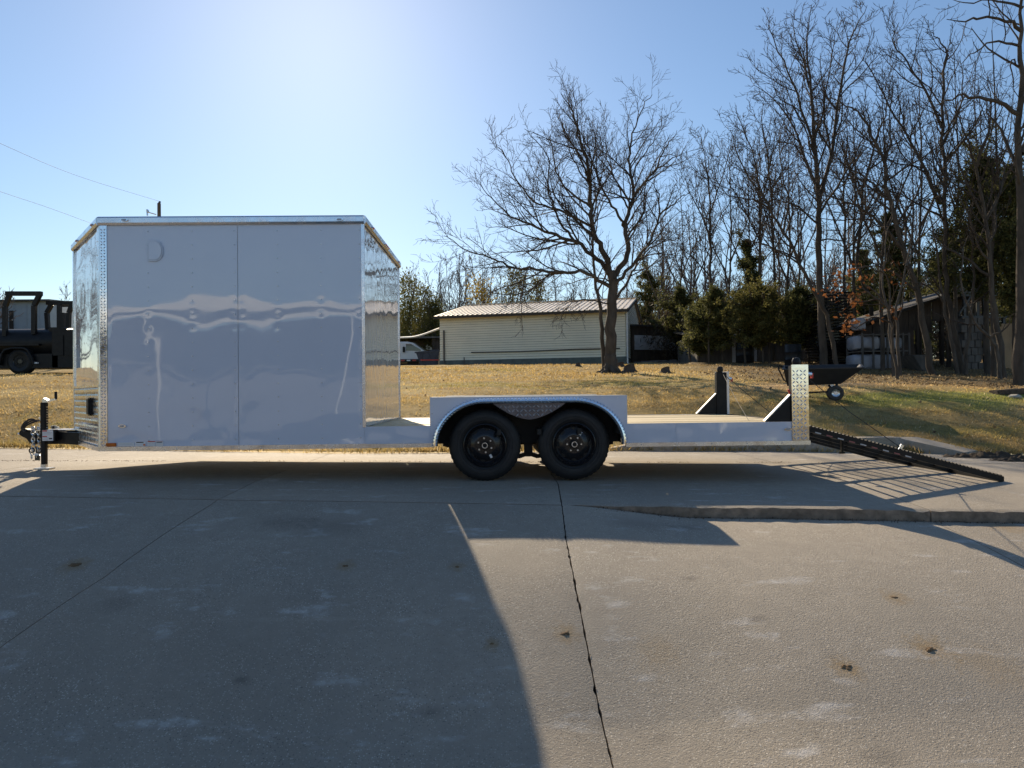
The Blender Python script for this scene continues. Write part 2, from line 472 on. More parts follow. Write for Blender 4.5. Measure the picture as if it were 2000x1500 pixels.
def grid_faces(nx, ny):
    i, j = np.meshgrid(np.arange(nx - 1), np.arange(ny - 1), indexing='ij')
    a = i * ny + j
    return np.stack([a, a + ny, a + ny + 1, a + 1], -1).reshape(-1, 4)

# ------------------------------------------------------------------ trees
def tubes_np(polys):
    """polys: list of (pts (n,3), radii (n), sides) -> V, F"""
    groups = {}
    for p, r, s in polys: groups.setdefault((len(p), s), []).append((p, r))
    Vs, Fs, off = [], [], 0
    for (n, s), L in groups.items():
        P = np.array([l[0] for l in L]); Rr = np.array([l[1] for l in L])
        T = np.empty_like(P); T[:, 1:-1] = P[:, 2:] - P[:, :-2]; T[:, 0] = P[:, 1] - P[:, 0]; T[:, -1] = P[:, -1] - P[:, -2]
        T /= np.linalg.norm(T, axis=-1, keepdims=True) + 1e-9
        ref = np.array([.31, .93, .17])
        A = np.cross(T, ref); A /= np.linalg.norm(A, axis=-1, keepdims=True) + 1e-9
        B = np.cross(T, A)
        an = np.arange(s) * 2 * math.pi / s
        V = P[:, :, None, :] + Rr[:, :, None, None] * (A[:, :, None, :] * np.cos(an)[None, None, :, None] + B[:, :, None, :] * np.sin(an)[None, None, :, None])
        m = len(L)
        base = (np.arange(m) * n * s)[:, None, None] + (np.arange(n - 1) * s)[None, :, None]
        k = np.arange(s)[None, None, :]; k2 = (k + 1) % s
        Fq = np.stack([base + k, base + k2, base + s + k2, base + s + k], -1).reshape(-1, 4) + off
        Vs.append(V.reshape(-1, 3)); Fs.append(Fq); off += m * n * s
    return np.concatenate(Vs), np.concatenate(Fs)
def catmull(pts, per=3):
    pts = np.asarray(pts, float)
    P = np.vstack([2 * pts[0] - pts[1], pts, 2 * pts[-1] - pts[-2]])
    out = []
    for i in range(1, len(P) - 2):
        for k in range(per):
            t = k / per
            out.append(.5 * ((2 * P[i]) + (-P[i - 1] + P[i + 1]) * t + (2 * P[i - 1] - 5 * P[i] + 4 * P[i + 1] - P[i + 2]) * t * t + (-P[i - 1] + 3 * P[i] - 3 * P[i + 1] + P[i + 2]) * t ** 3))
    out.append(P[-2])
    return np.array(out)
def rnd_perp(rng, d):
    a = rng.normal(size=3); a -= d * a.dot(d); return a / (np.linalg.norm(a) + 1e-9)
class Tree:
    def __init__(s, seed, twig_r=.007, up=.10, wob=.16, dens=1.0, maxlvl=4, spread=(28, 58), lenf=(.34, .62), minlen=.22):
        s.rng = np.random.default_rng(seed); s.thick = []; s.thin = []
        s.twig_r, s.up, s.wob, s.dens, s.maxlvl, s.spread, s.lenf, s.minlen = twig_r, up, wob, dens, maxlvl, spread, lenf, minlen
        s.tips = []
    def put(s, p, r):
        rm = r[0]
        if rm > .035: s.thick.append((p, r, 9 if rm > .12 else 6))
        else: s.thin.append((p, r, 4 if rm > .018 else 3))
    def limb(s, pts, r0, r1, kids=True, f0=.15, lvl=1, lmul=1.0, rem_only=False):
        p = catmull(pts, 3)
        j = s.rng.normal(size=p.shape) * .03; j[0] = 0; p = p + j
        r = np.linspace(0, 1, len(p)); r = r0 + (r1 - r0) * r ** .85
        s.put(p, r)
        if kids: s.kids(p, r, lvl, f0, lmul)
    def kids(s, p, r, lvl, f0, lmul=1.0):
        seg = np.linalg.norm(np.diff(p, axis=0), axis=1); cum = np.concatenate([[0], np.cumsum(seg)]); L = cum[-1]
        sp = {1: .52, 2: .34, 3: .22, 4: .15}.get(lvl, .15) / s.dens
        n = max(2, int(L * (1 - f0) / sp))
        for q in range(n):
            f = f0 + (1 - f0) * (q + s.rng.uniform(.1, .9)) / n
            x = f * L; i = min(len(seg) - 1, int(np.searchsorted(cum, x) - 1)); i = max(i, 0)
            t = (x - cum[i]) / (seg[i] + 1e-9)
            b = p[i] * (1 - t) + p[i + 1] * t; rr = r[i] * (1 - t) + r[i + 1] * t
            d = (p[i + 1] - p[i]) / (seg[i] + 1e-9)
            base = {1: 2.9, 2: 1.5, 3: .85, 4: .4}.get(lvl, .3)
            l = min(L * s.rng.uniform(*s.lenf), base * s.rng.uniform(.55, 1.25)) * (1.15 - .72 * f) * lmul
            if l < s.minlen: l = s.minlen * s.rng.uniform(.7, 1.2)
            s.grow(b, d, l, min(rr * .6, .008 + .013 * l), lvl + 1)
    def grow(s, b, d, L, r, lvl):
        rng = s.rng
        a = math.radians(rng.uniform(*s.spread))
        d = d * math.cos(a) + rnd_perp(rng, d) * math.sin(a)
        d = d / np.linalg.norm(d)
        n = 2 if L < .3 else (3 if L < .6 else (5 if L < 1.4 else 7))
        pts = [b]
        for k in range(n):
            d = d + rng.normal(size=3) * s.wob + np.array([0, 0, s.up]); d /= np.linalg.norm(d)
            pts.append(pts[-1] + d * (L / n))
        p = np.array(pts); r = max(r, s.twig_r * 1.1)
        rr = np.linspace(r, max(s.twig_r * .6, r * .3), len(p))
        s.put(p, rr)
        if lvl < s.maxlvl and L > .25: s.kids(p, rr, lvl, .12)
        else: s.tips.append(p[-1])
    def meshes(s, root, barkmat, twigmat, origin):
        o = np.array(origin)
        if s.thick:
            V, Fq = tubes_np(s.thick); me = np_mesh('trunk', V - o, Fq, barkmat); link('trunk', me, root)
        if s.thin:
            V, Fq = tubes_np(s.thin); me = np_mesh('crown', V - o, Fq, twigmat, smooth=False); link('crown', me, root)
def flat_leaves(rng, C, size, n_each, spread, mat, name, elong=2.2, droop=0.):
    C = np.repeat(np.asarray(C), n_each, 0)
    c = C + rng.normal(size=C.shape) * spread
    d = rng.normal(size=c.shape); d[:, 2] += droop; d /= np.linalg.norm(d, axis=1, keepdims=True)
    e = rng.normal(size=c.shape); e -= d * (e * d).sum(1, keepdims=True); e /= np.linalg.norm(e, axis=1, keepdims=True)
    sz = size * rng.uniform(.6, 1.4, (len(c), 1))
    V = np.stack([c - d * sz * elong / 2, c + e * sz * .5, c + d * sz * elong / 2, c - e * sz * .5], 1).reshape(-1, 3)
    return np_mesh(name, V, np.arange(len(V)).reshape(-1, 4), mat, smooth=False)
def clone(root, loc, rz=0., sc=1.0, label=None):
    c = root.copy(); COL.objects.link(c); c.location = loc; c.rotation_euler = (0, 0, rz); c.scale = (sc, sc, sc) if not isinstance(sc, tuple) else sc
    WL[c.name] = Vector(loc)
    if label: c['label'] = label
    for ch in list(root.children):
        k = ch.copy(); COL.objects.link(k); k.parent = c
        for g in list(ch.children):
            h = g.copy(); COL.objects.link(h); h.parent = k
    return c
# ------------------------------------------------------------------ ground and lawn
def ax_grid(breaks):
    out = []
    for a, b, st in breaks:
        n = max(1, int(round(abs(b - a) / st))); out += list(np.linspace(a, b, n, endpoint=False))
    return np.array(out + [breaks[-1][1]])
def lawn_col(X, Y):
    t = Y - y_edge(X)
    a = fbm(X * .35, Y * .55, 21, 5); b = fbm(X * 1.6, Y * 2.2, 31, 4); g = fbm(X * .22 + 5, Y * .45, 44, 4)
    tan = np.array([.385, .275, .105]); brown = np.array([.25, .168, .07]); straw = np.array([.46, .35, .155]); green = np.array([.21, .22, .045])
    X = np.asarray(X, float)
    c = tan * np.ones(X.shape + (3,))
    def mx(c, k, m): return c * (1 - m[..., None]) + k * m[..., None]
    c = mx(c, straw, sstep(.5, .68, a) * .8); c = mx(c, brown, sstep(.5, .7, b) * .55)
    c = mx(c, green, sstep(.58, .72, g) * .4)
    # bank next to the slab is browner: shade of its slope put into the colour
    bank = (1 - sstep(1.5, 3.6, t)) * sstep(-.2, .2, t)
    c = mx(c, np.array([.26, .18, .075]), bank * .55); c = mx(c, green, bank * sstep(.48, .66, b) * .3)
    # green patch by the barrow and bare dirt track behind it
    e = np.hypot((X - 9.3) / 3.4, (Y - 14.4) / 1.25) + (b - .5) * 1.2
    c = mx(c, np.array([.17, .23, .045]), (1 - sstep(.5, 1.1, e)) * .65)
    tr = np.exp(-((Y - 17.6 - .10 * (X - 8) + (a - .5) * 1.2) / 1.15) ** 2) * sstep(4.5, 7.5, X)
    c = mx(c, np.array([.42, .29, .16]), tr * .85)
    lb = sstep(18.8, 19.6, Y - .02 * X) * sstep(6.5, 9, X)
    c = mx(c, np.array([.17, .125, .075]), lb * .8)
    return c
gx = ax_grid([(-420, -120, 30), (-120, -40, 6), (-40, -22, 1.2), (-22, 24, .22), (24, 40, .9), (40, 120, 6), (120, 420, 30)])
gt = ax_grid([(0, 9, .12), (9, 18, .22), (18, 36, .5), (36, 70, 2.0), (70, 600, 40)])
GX, GT = np.meshgrid(gx, gt, indexing='ij')
GY = GT + y_edge(GX); GZ = lawn_z(GX, GY)
V = np.stack([GX, GY, GZ], -1).reshape(-1, 3)
lawn = link('lawn', np_mesh('lawn', V, grid_faces(len(gx), len(gt)), 'lawn', True, lawn_col(GX, GY).reshape(-1, 3)), kind='structure')
# ground below and behind the drive, out to the horizon
gy2 = ax_grid([(-600, -60, 60), (-60, 0, 6), (0, 12, .6)])
gx2 = ax_grid([(-420, -60, 40), (-60, -18, 6), (-18, 18, 1.5), (18, 60, 6), (60, 420, 40)])
A, B = np.meshgrid(gx2, gy2, indexing='ij')
BY = np.where(B > 11.9, y_edge(A) + .02, np.minimum(B, y_edge(A)))
xc = np.clip(A, -16, 16)
zz = np.where(BY > y_joint(xc), slab_z(xc, BY), apron_z(xc, BY))
inside = (np.abs(A) < 17) & (BY > -34)
zz = np.where(inside, zz - .3, zz - .04)
V = np.stack([A, BY, zz], -1).reshape(-1, 3)
link('ground', np_mesh('ground', V, grid_faces(len(gx2), len(gy2)), 'lawn', True, lawn_col(A, BY + 40).reshape(-1, 3)), kind='structure')

# grass: single blades standing on the lawn
rng = np.random.default_rng(5)
def blades(n, x0, x1, t0, t1, h, w, pw=1.0):
    X = rng.uniform(x0, x1, n); t = t0 + (t1 - t0) * rng.uniform(0, 1, n) ** pw; Y = t + y_edge(X)
    keep = fbm(X * 1.1, Y * 1.6, 77, 3) + rng.uniform(-.25, .25, n) > .42
    X, Y = X[keep], Y[keep]; m = len(X); Z = lawn_z(X, Y) - .01
    an = rng.uniform(0, 2 * math.pi, m); hh = h * rng.uniform(.5, 1.35, m); ww = w * rng.uniform(.6, 1.3, m)
    le = hh * rng.uniform(.3, 1.3, m); la = rng.uniform(0, 2 * math.pi, m)
    b = np.stack([X, Y, Z], 1); s = np.stack([np.cos(an) * ww, np.sin(an) * ww, 0 * an], 1)
    tip = b + np.stack([np.cos(la) * le, np.sin(la) * le, hh], 1)
    V = np.stack([b - s, b + s, tip], 1).reshape(-1, 3)
    c = lawn_col(X, Y) * rng.uniform(.9, 1.7, (m, 1))
    pale = rng.uniform(0, 1, m) < .07
    c[pale] = np.array([.60, .50, .32])
    return V, np.repeat(c, 3, 0)
parts = [blades(90000, -17, 17, 0.02, 4.5, .045, .010), blades(60000, -20, 22, 4.5, 12, .045, .015), blades(40000, -8, 26, 12, 24, .06, .024),
         blades(9000, -16, 9, -.05, .12, .10, .009), blades(5000, -16, 12, -.16, .05, .06, .008)]
V = np.concatenate([p[0] for p in parts]); C = np.concatenate([p[1] for p in parts])
link('grass', np_mesh('grass', V, np.arange(len(V)).reshape(-1, 3), 'grass', False, C, n=3), kind='stuff')
# fallen leaves and bits lying on the lawn
n = 9000
X = rng.uniform(-14, 24, n); Y = y_edge(X) + rng.uniform(0, 16, n) ** 1.0
wgt = np.where((X > 7) & (Y > 18.5), 1.0, .03); k = rng.uniform(0, 1, n) < wgt
X, Y = X[k], Y[k]
link('leaf_litter', flat_leaves(rng, np.stack([X, Y, lawn_z(X, Y) + .025], 1), .05, 1, .005, 'litter', 'leaf_litter', 1.5), kind='stuff')

# ------------------------------------------------------------------ concrete drive
pl1 = [ground_hit(*p)[:2] for p in ((1090, 945), (1105, 1050), (1125, 1150), (1145, 1250), (1170, 1380), (1198, 1497))]
pl2 = [ground_hit(*p)[:2] for p in ((478, 950), (410, 986), (205, 1125), (3, 1260))]
def jline(pts):
    p = sorted([(y, x) for x, y in pts]); ys = np.array([q[0] for q in p]); xs = np.array([q[1] for q in p])
    def f(Y):
        Y = np.asarray(Y, float)
        r = np.interp(Y, ys, xs)
        r = np.where(Y < ys[0], xs[0] + (Y - ys[0]) * (xs[1] - xs[0]) / (ys[1] - ys[0]) * .3, r)
        return r
    return f
J1, J2 = jline(pl1), jline(pl2)
JL = [lambda Y: J2(Y) - 9.9, lambda Y: J2(Y) - 6.5, lambda Y: J2(Y) - 3.2, J2, J1, lambda Y: 3.62 + 0 * np.asarray(Y, float),
      lambda Y: 7.1 + 0 * np.asarray(Y, float), lambda Y: 10.5 + 0 * np.asarray(Y, float), lambda Y: 14.5 + 0 * np.asarray(Y, float)]
ROWS = [('edge', lambda X: 9.2 + 0 * X, lambda X: y_edge(X)), ('back', y_joint, lambda X: 9.2 + 0 * X), ('front', lambda X: -2. + 0 * X, y_joint),
        ('near', lambda X: -16. + 0 * X, lambda X: -2. + 0 * X), ('rear', lambda X: -32. + 0 * X, lambda X: -16. + 0 * X)]
MT['joint'] = M('joint_filler', (.030, .026, .022), .95, 0, .4, 20)
# filler under the joints
fx = np.linspace(-15, 14.5, 60); fu = np.linspace(0, 1, 80)
A, U = np.meshgrid(fx, fu, indexing='ij'); Yb = -32 + (y_edge(A) - .02 + 32) * U
lo = np.where(Yb > y_joint(A) - .12, np.minimum(slab_z(A, Yb), apron_z(A, np.minimum(Yb, y_joint(A) - .02))), apron_z(A, Yb))
drive = link('driveway', np_mesh('driveway', np.stack([A, Yb, lo - .05], -1).reshape(-1, 3), grid_faces(60, 80), 'joint'), kind='structure')
rs = np.random.default_rng(11)
def slab(row, k, y0f, y1f):
    nx = 44 if row in ('front', 'back', 'edge') else 8
    ny = {'front': 230, 'back': 60, 'edge': 24}.get(row, 8)
    u = np.linspace(0, 1, nx); v = np.linspace(0, 1, ny)
    U, Vv = np.meshgrid(u, v, indexing='ij')
    xa, xb = JL[k], JL[k + 1]
    # two passes so that the edge lines depend on the right coordinates
    X = xa(5.) * (1 - U) + xb(5.) * U
    for _ in range(4):
        Y = y0f(X) * (1 - Vv) + y1f(X) * Vv
        X = xa(Y) * (1 - U) + xb(Y) * U
    gap = .0034
    X = X + np.where(U == 0, gap, 0) - np.where(U == 1, gap, 0)
    gy = .009
    Y = Y + np.where(Vv == 0, gy, 0) - np.where((Vv == 1) & (row != 'edge'), gy, 0)
    ch = .0042 if row == 'front' else .004        # chipped edges
    nzx = np.abs(rs.normal(size=ny)) * ch * (rs.uniform(0, 1, ny) < .45)
    nzy = np.abs(rs.normal(size=ny)) * ch * (rs.uniform(0, 1, ny) < .45)
    if k == 4: X[0] += nzx
    if k + 1 == 4: X[-1] -= nzy
    Z = np.where(Y >= y_joint(X) - .001 if row in ('edge', 'back') else np.zeros_like(Y, bool), slab_z(X, Y), apron_z(X, np.minimum(Y, y_joint(X))))
    if row in ('front', 'back'): Z = Z + (fbm(X * 1.3, Y * 1.3, 61, 3) - .5) * .008
    ed = (U == 0) | (U == 1) | (Vv == 0) | ((Vv == 1))
    Z = Z - np.where(ed, .005, 0)
    if row == 'back' and k >= 4:      # broken arris along the kerb
        Y[:, 0] += np.abs(rs.normal(size=nx)) * .012; Z[:, 0] -= np.abs(rs.normal(size=nx)) * .006
    V = np.stack([X, Y, Z], -1).reshape(-1, 3)
    Fq = grid_faces(nx, ny)
    ring = [i * ny for i in range(nx)] + [(nx - 1) * ny + j for j in range(1, ny)] + [i * ny + ny - 1 for i in range(nx - 2, -1, -1)] + [j for j in range(ny - 2, 0, -1)]
    n0 = len(V); low = V[ring].copy(); low[:, 2] -= .2
    V = np.concatenate([V, low]); m = len(ring)
    sk = np.array([(ring[i], n0 + i, n0 + (i + 1) % m, ring[(i + 1) % m]) for i in range(m)])
    Fq = np.concatenate([Fq, sk])
    me = np_mesh('slab', V, Fq, 'darkground' if row in ('near', 'rear') else 'concrete'); me.materials.append(MT['kerbface'])
    mi = np.zeros(len(Fq), np.int32); mi[-m:] = 1; me.polygons.foreach_set('material_index', mi); me.set_sharp_from_angle(angle=math.radians(50))
    link('slab', me, drive)
for (row, a, b) in ROWS:
    for k in range(len(JL) - 1): slab(row, k, a, b)
# debris along the crack behind the trailer and at the foot of the kerb
n = 1500
X = rs.uniform(-9, 5.5, n); k = fbm(X * 1.4, X * 0, 9, 3) > .46; X = X[k]; Y = 9.2 + rs.normal(size=len(X)) * .03
c1 = np.stack([X, Y, slab_z(X, Y) + .008], 1)
X = rs.uniform(.8, 6, 900); Y = y_joint(X) - np.abs(rs.normal(size=900)) * .035 - .006
c2 = np.stack([X, Y, apron_z(X, Y) + .002], 1)
Y = rs.uniform(2.6, 5.9, 200); X = J1(Y) + rs.normal(size=200) * .007
c3 = np.stack([X, Y, apron_z(X, Y) - .004], 1)
link('dirt_crumbs', flat_leaves(rs, np.concatenate([c1, c2, c3[:40]]), .008, 1, .003, 'debris', 'dirt_crumbs', 1.4), kind='stuff')
# clods of dried mud lying on the drive
CLOD = [(1105, 1237, .026, 'small ochre mud clod beside the jagged joint in the sunlit drive'), (1818, 1268, .042, 'largest dark mud clod with ochre smear on the sunlit drive at right'),
        (1652, 1303, .030, 'dark mud clod left of and nearer than the largest one on the sunlit drive'), (1748, 1167, .028, 'flat mud clod farthest back on the sunlit drive'),
        (147, 1103, .04, 'flat brown mud clod in shade left of the diagonal joint'), (893, 1107, .018, 'small mud clod in shade just left of the shadow edge'),
        (961, 1258, .020, 'mud clod in the shade near the lower shadow edge'), (675, 1105, .025, 'flat brown mud clod in mid shade below the white box')]
for i, (px, py, r, lb) in enumerate(CLOD):
    x, y, z = ground_hit(px, py)
    mb = MB(); rr = random.Random(i + 3); nr, na = 7, 26; vs = []
    for k in range(nr):
        f = k / (nr - 1)
        for q in range(na):
            a = 2 * math.pi * q / na
            R_ = r * (.75 + .9 * (float(fbm(math.cos(a) * 1.7 + i * 7, math.sin(a) * 1.7, 3, 4)) - .5) * 2)
            X_, Y_ = x + f * R_ * 1.15 * math.cos(a), y + f * R_ * .8 * math.sin(a)
            hh = r * .30 * (1 - f ** 1.5) * (.25 + 1.5 * float(fbm(X_ * 60, Y_ * 60, 8, 3)) ** 1.5) if k < nr - 1 else -.004
            vs.append((X_, Y_, float(apron_z(X_, Y_)) + hh))
    mb.add(vs, [(k * na + q, k * na + (q + 1) % na, (k + 1) * na + (q + 1) % na, (k + 1) * na + q) for k in range(nr - 1) for q in range(na)])
    tag(mb.build('mud_clod', 'mud', smooth=False), lb, 'mud clod', 'mud clods on the drive')

# kerb behind the trailer with its wing sloping down to the drive
def prism_x(mb, pts):   # quads ring list of sections
    n = len(pts[0]); vs = [p for s in pts for p in s]; fs = []
    for i in range(len(pts) - 1):
        for j in range(n): fs.append((i * n + j, i * n + (j + 1) % n, (i + 1) * n + (j + 1) % n, (i + 1) * n + j))
    fs += [tuple(range(n)), tuple(range((len(pts) - 1) * n, len(pts) * n))]
    mb.add(vs, fs)
mb = MB(); secs = []
for x in np.linspace(1.75, 5.55, 16):
    y = float(y_edge(x)) - .05; z0 = float(slab_z(x, y)); h = .16 * min(1, (x - 1.7) / .8 + .2) + .006 * math.sin(x * 9)
    secs.append([(x, y, z0 - .1), (x, y + .02, z0 + h - .015), (x, y + .035, z0 + h), (x, y + .22, z0 + h), (x, y + .22, z0 - .1)])
prism_x(mb, secs)
kerb = mb.build('kerb', 'concrete', kind='structure')
mb = MB()
a0, a1 = at(1742, 853, 11.1), at(1790, 853, 11.25); b0, b1 = at(1884, 884, 10.3), at(1912, 880, 10.55)
zb = float(slab_z(6.7, 10.3))
mb.add([a0, a1, b1, b0, (a0.x, a0.y, zb - .1), (a1.x, a1.y, zb - .1), (b1.x, b1.y, zb - .1), (b0.x, b0.y, zb - .1)],
       [(0, 1, 2, 3), (4, 7, 6, 5), (0, 4, 5, 1), (1, 5, 6, 2), (2, 6, 7, 3), (3, 7, 4, 0)])
mb.build('wing_wall', 'concrete', kerb, bevel=.012)
e0 = at(1640, 855, 11.2)
mb = MB(); mb.box(5.5, a0.x + .1, 11.0, 11.3, zb - .1, a0.z - .004); mb.build('head_wall', 'concrete', kerb, bevel=.012)

# ------------------------------------------------------------------ cream building beyond the lawn
BL = at(860, 713, 43.0); BR = at(1222, 711, 40.0)
u = (Vector((BR.x, BR.y, 0)) - Vector((BL.x, BL.y, 0))); LEN = u.length; u.normalize(); w = Vector((-u.y, u.x, 0))   # u along the wall to the right, w to the rear
ZB = 2.2; ZE = 5.55
bld = thing('utility_building', (BL.x, BL.y, ZB), 'long cream building with lapped siding and ribbed metal roof beyond the lawn', 'building')
def bp(a, b, z): return Vector((BL.x, BL.y, 0)) + u * a + w * b + Vector((0, 0, z))
WID = 11.0; ZR = ZE + 1.2
def bbox(mb, a0, a1, b0, b1, z0, z1):
    vs = [bp(a, b, z) for a in (a0, a1) for b in (b0, b1) for z in (z0, z1)]
    mb.add(vs, [(0, 1, 3, 2), (4, 6, 7, 5), (0, 4, 5, 1), (2, 3, 7, 6), (0, 2, 6, 4), (1, 5, 7, 3)])
mb = MB(); bbox(mb, .02, LEN - .02, .02, WID - .02, ZB, ZE - .02)
mb.prism([bp(.02, .02, ZE - .021), bp(.02, WID - .02, ZE - .021), bp(.02, WID / 2, ZR - .06)], u * (LEN - .04)); mb.build('wall', 'trim_shade', bld)  # dark core paints the shadow lines between the siding boards
mb = MB(); bbox(mb, -.03, LEN + .03, -.05, WID + .05, ZB - .3, 2.84); mb.build('foundation', 'block', bld)
nb = 19; hb = (ZE - .02 - 2.84) / nb
for i in range(nb):
    z = 2.84 + i * hb; mb = MB()
    hc = hb - .012; mb.add([bp(0, -.050, z), bp(LEN, -.050, z), bp(LEN, -.015, z + hc), bp(0, -.015, z + hc), bp(0, .015, z), bp(LEN, .015, z), bp(LEN, .015, z + hc), bp(0, .015, z + hc)],
           [(0, 1, 2, 3), (4, 7, 6, 5), (0, 4, 5, 1), (3, 2, 6, 7), (0, 3, 7, 4), (1, 5, 6, 2)])
    mb.build('siding_board', 'siding', bld)
for i in range(nb + 7):      # boards of the right gable end
    z = 2.84 + i * hb; b0, b1 = 0., WID
    if z > ZE - .03:
        f = (z - ZE) / (ZR - ZE)
        if f > .9: break
        b0, b1 = WID / 2 * f, WID - WID / 2 * f
    f2 = max(0, (z + hb - ZE) / (ZR - ZE)); c0, c1 = WID / 2 * f2, WID - WID / 2 * f2
    mb = MB(); L = LEN
    hc = hb - .012; mb.add([bp(L + .050, b0, z), bp(L + .050, b1, z), bp(L + .015, c1, z + hc), bp(L + .015, c0, z + hc), bp(L - .015, b0, z), bp(L - .015, b1, z), bp(L - .015, c1, z + hc), bp(L - .015, c0, z + hc)],
           [(0, 1, 2, 3), (4, 7, 6, 5), (0, 4, 5, 1), (3, 2, 6, 7), (0, 3, 7, 4), (1, 5, 6, 2)])
    mb.build('siding_board', 'siding', bld)
np_ = 38; ov = .22; pw = (LEN + 2 * ov) / np_
sl_ = (ZR - ZE) / (WID / 2)
for side in (0, 1):
    for i in range(np_):
        a0 = -ov + i * pw; mb = MB()
        def rp(a, b, dz): 
            bb = b if side == 0 else WID - b
            return bp(a, bb, ZE + sl_ * b + .04 + dz)
        sec = [(a0, 0), (a0 + pw * .74, 0), (a0 + pw * .80, .045), (a0 + pw * .94, .045), (a0 + pw - .001, 0)]
        vs = []
        for b in (-.45, WID / 2): vs += [rp(a, b, dz) for a, dz in sec] + [rp(a, b, dz - .02) for a, dz in sec[::-1]]
        m = 10
        mb.add(vs, [tuple(range(m)), tuple(range(m, 2 * m))] + [(j, (j + 1) % m, (j + 1) % m + m, j + m) for j in range(m)])
        mb.build('roof_panel', 'roofmetal', bld)
mb = MB(); mb.bar(bp(-ov, WID / 2, ZR + .09), bp(LEN + ov, WID / 2, ZR + .09), .35, .05); mb.build('ridge_cap', 'roofmetal', bld)
mb = MB(); mb.bar(bp(-ov, -.43, ZE - .16), bp(LEN + ov, -.43, ZE - .16), .05, .12); mb.bar(bp(-ov, -.2, ZE - .12), bp(LEN + ov, -.2, ZE - .12), .4, .03); mb.build('eave_board', 'trim_shade', bld)
for s_ in (0, 1):
    mb = MB()
    for a in (-ov + .03, LEN + ov - .03):
        mb.bar(bp(a, -.45 if s_ == 0 else WID + .45, ZE - .17), bp(a, WID / 2, ZR - .02), .05, .16)
    mb.build('barge_board', 'trim_shade', bld)
mb = MB(); mb.tube([bp(.28, -.10, 2.4), bp(.28, -.10, ZE - .9)], .05, 8); mb.build('conduit', 'greywall', bld)
mb = MB(); mb.tube([bp(2.0, -.08, 3.28), bp(5, -.08, 3.26), bp(8.3, -.08, 3.31), bp(LEN - .3, -.08, 3.30)], .035, 6); mb.build('wall_pipe', 'greywall', bld)
mb = MB(); mb.tube([bp(LEN + .12, -.1, ZE - .2), bp(LEN + .12, -.1, 2.5), bp(LEN + .22, -.3, 2.32), bp(LEN + .9, -.5, 2.28)], .05, 8); mb.build('downspout', 'whiteflat', bld)
mb = MB(); mb.tube([bp(1.6, -.25, 2.3), bp(1.6, -.25, 3.0)], .035, 6); mb.tube([bp(1.35, -.25, 2.55), bp(1.85, -.25, 2.6)], .03, 6); mb.tube([bp(1.6, -.25, 2.5), bp(1.6, -.08, 2.5)], .03, 6); mb.build('standpipe', 'greywall', bld)
for a_, z_ in ((3.2, 2.45), (LEN - 2, 2.42)):
    pass

# low lean-to right of it
an = thing('lean_to', tuple(at(1290, 705, 39.0)), 'low lean-to with a pale corrugated wall in shade right of the cream building', 'shed')
a0 = at(1236, 704, 42.5); a1 = at(1352, 706, 44.5); zt = at(1290, 634, 43).z
dx = (Vector((a1.x, a1.y, 0)) - Vector((a0.x, a0.y, 0))); LL = dx.length; dx.normalize(); dw = Vector((-dx.y, dx.x, 0))
def ap(a, b, z): return Vector((a0.x, a0.y, 0)) + dx * a + dw * b + Vector((0, 0, z))
z0_ = 2.2; zm1, zm2 = at(1290, 683, 43).z, at(1290, 655, 43).z
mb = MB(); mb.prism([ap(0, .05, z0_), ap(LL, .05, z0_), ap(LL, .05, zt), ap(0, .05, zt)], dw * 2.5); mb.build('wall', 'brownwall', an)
for i in range(5):
    za, zb_ = zm1 + (zm2 - zm1) * i / 5, zm1 + (zm2 - zm1) * (i + 1) / 5
    mb = MB(); mb.prism([ap(.15, -.03, za), ap(.15, -.005, zb_), ap(.15, .04, zb_), ap(.15, .04, za)], dx * (LL - .3)); mb.build('panel', 'shed', an)
mb = MB(); mb.prism([ap(-.1, -.12, zt - .12), ap(LL + .2, -.12, zt - .12), ap(LL + .2, 2.4, zt + .15), ap(-.1, 2.4, zt + .15)], (0, 0, .06)); mb.build('roof', 'darkroof', an)
for i in range(6):
    p0 = at(1238 + 14 * i, 702 - 2 * (i % 3), 40.5 + .15 * i); p1 = at(1266 + 19 * i, 706 - 3 * (i % 2), 40.2)
    p0.z = float(lawn_z(p0.x, p0.y)) + .06 + .05 * (i % 3); p1.z = float(lawn_z(p1.x, p1.y)) + .06 + .05 * (i % 3)
    mb = MB(); mb.tube([p0, p1], .05, 6)
    tag(mb.build('pipe', 'greywall'), 'loose grey pipe lying on the ground in front of the lean-to', 'pipe', 'loose pipes in front of the lean-to')
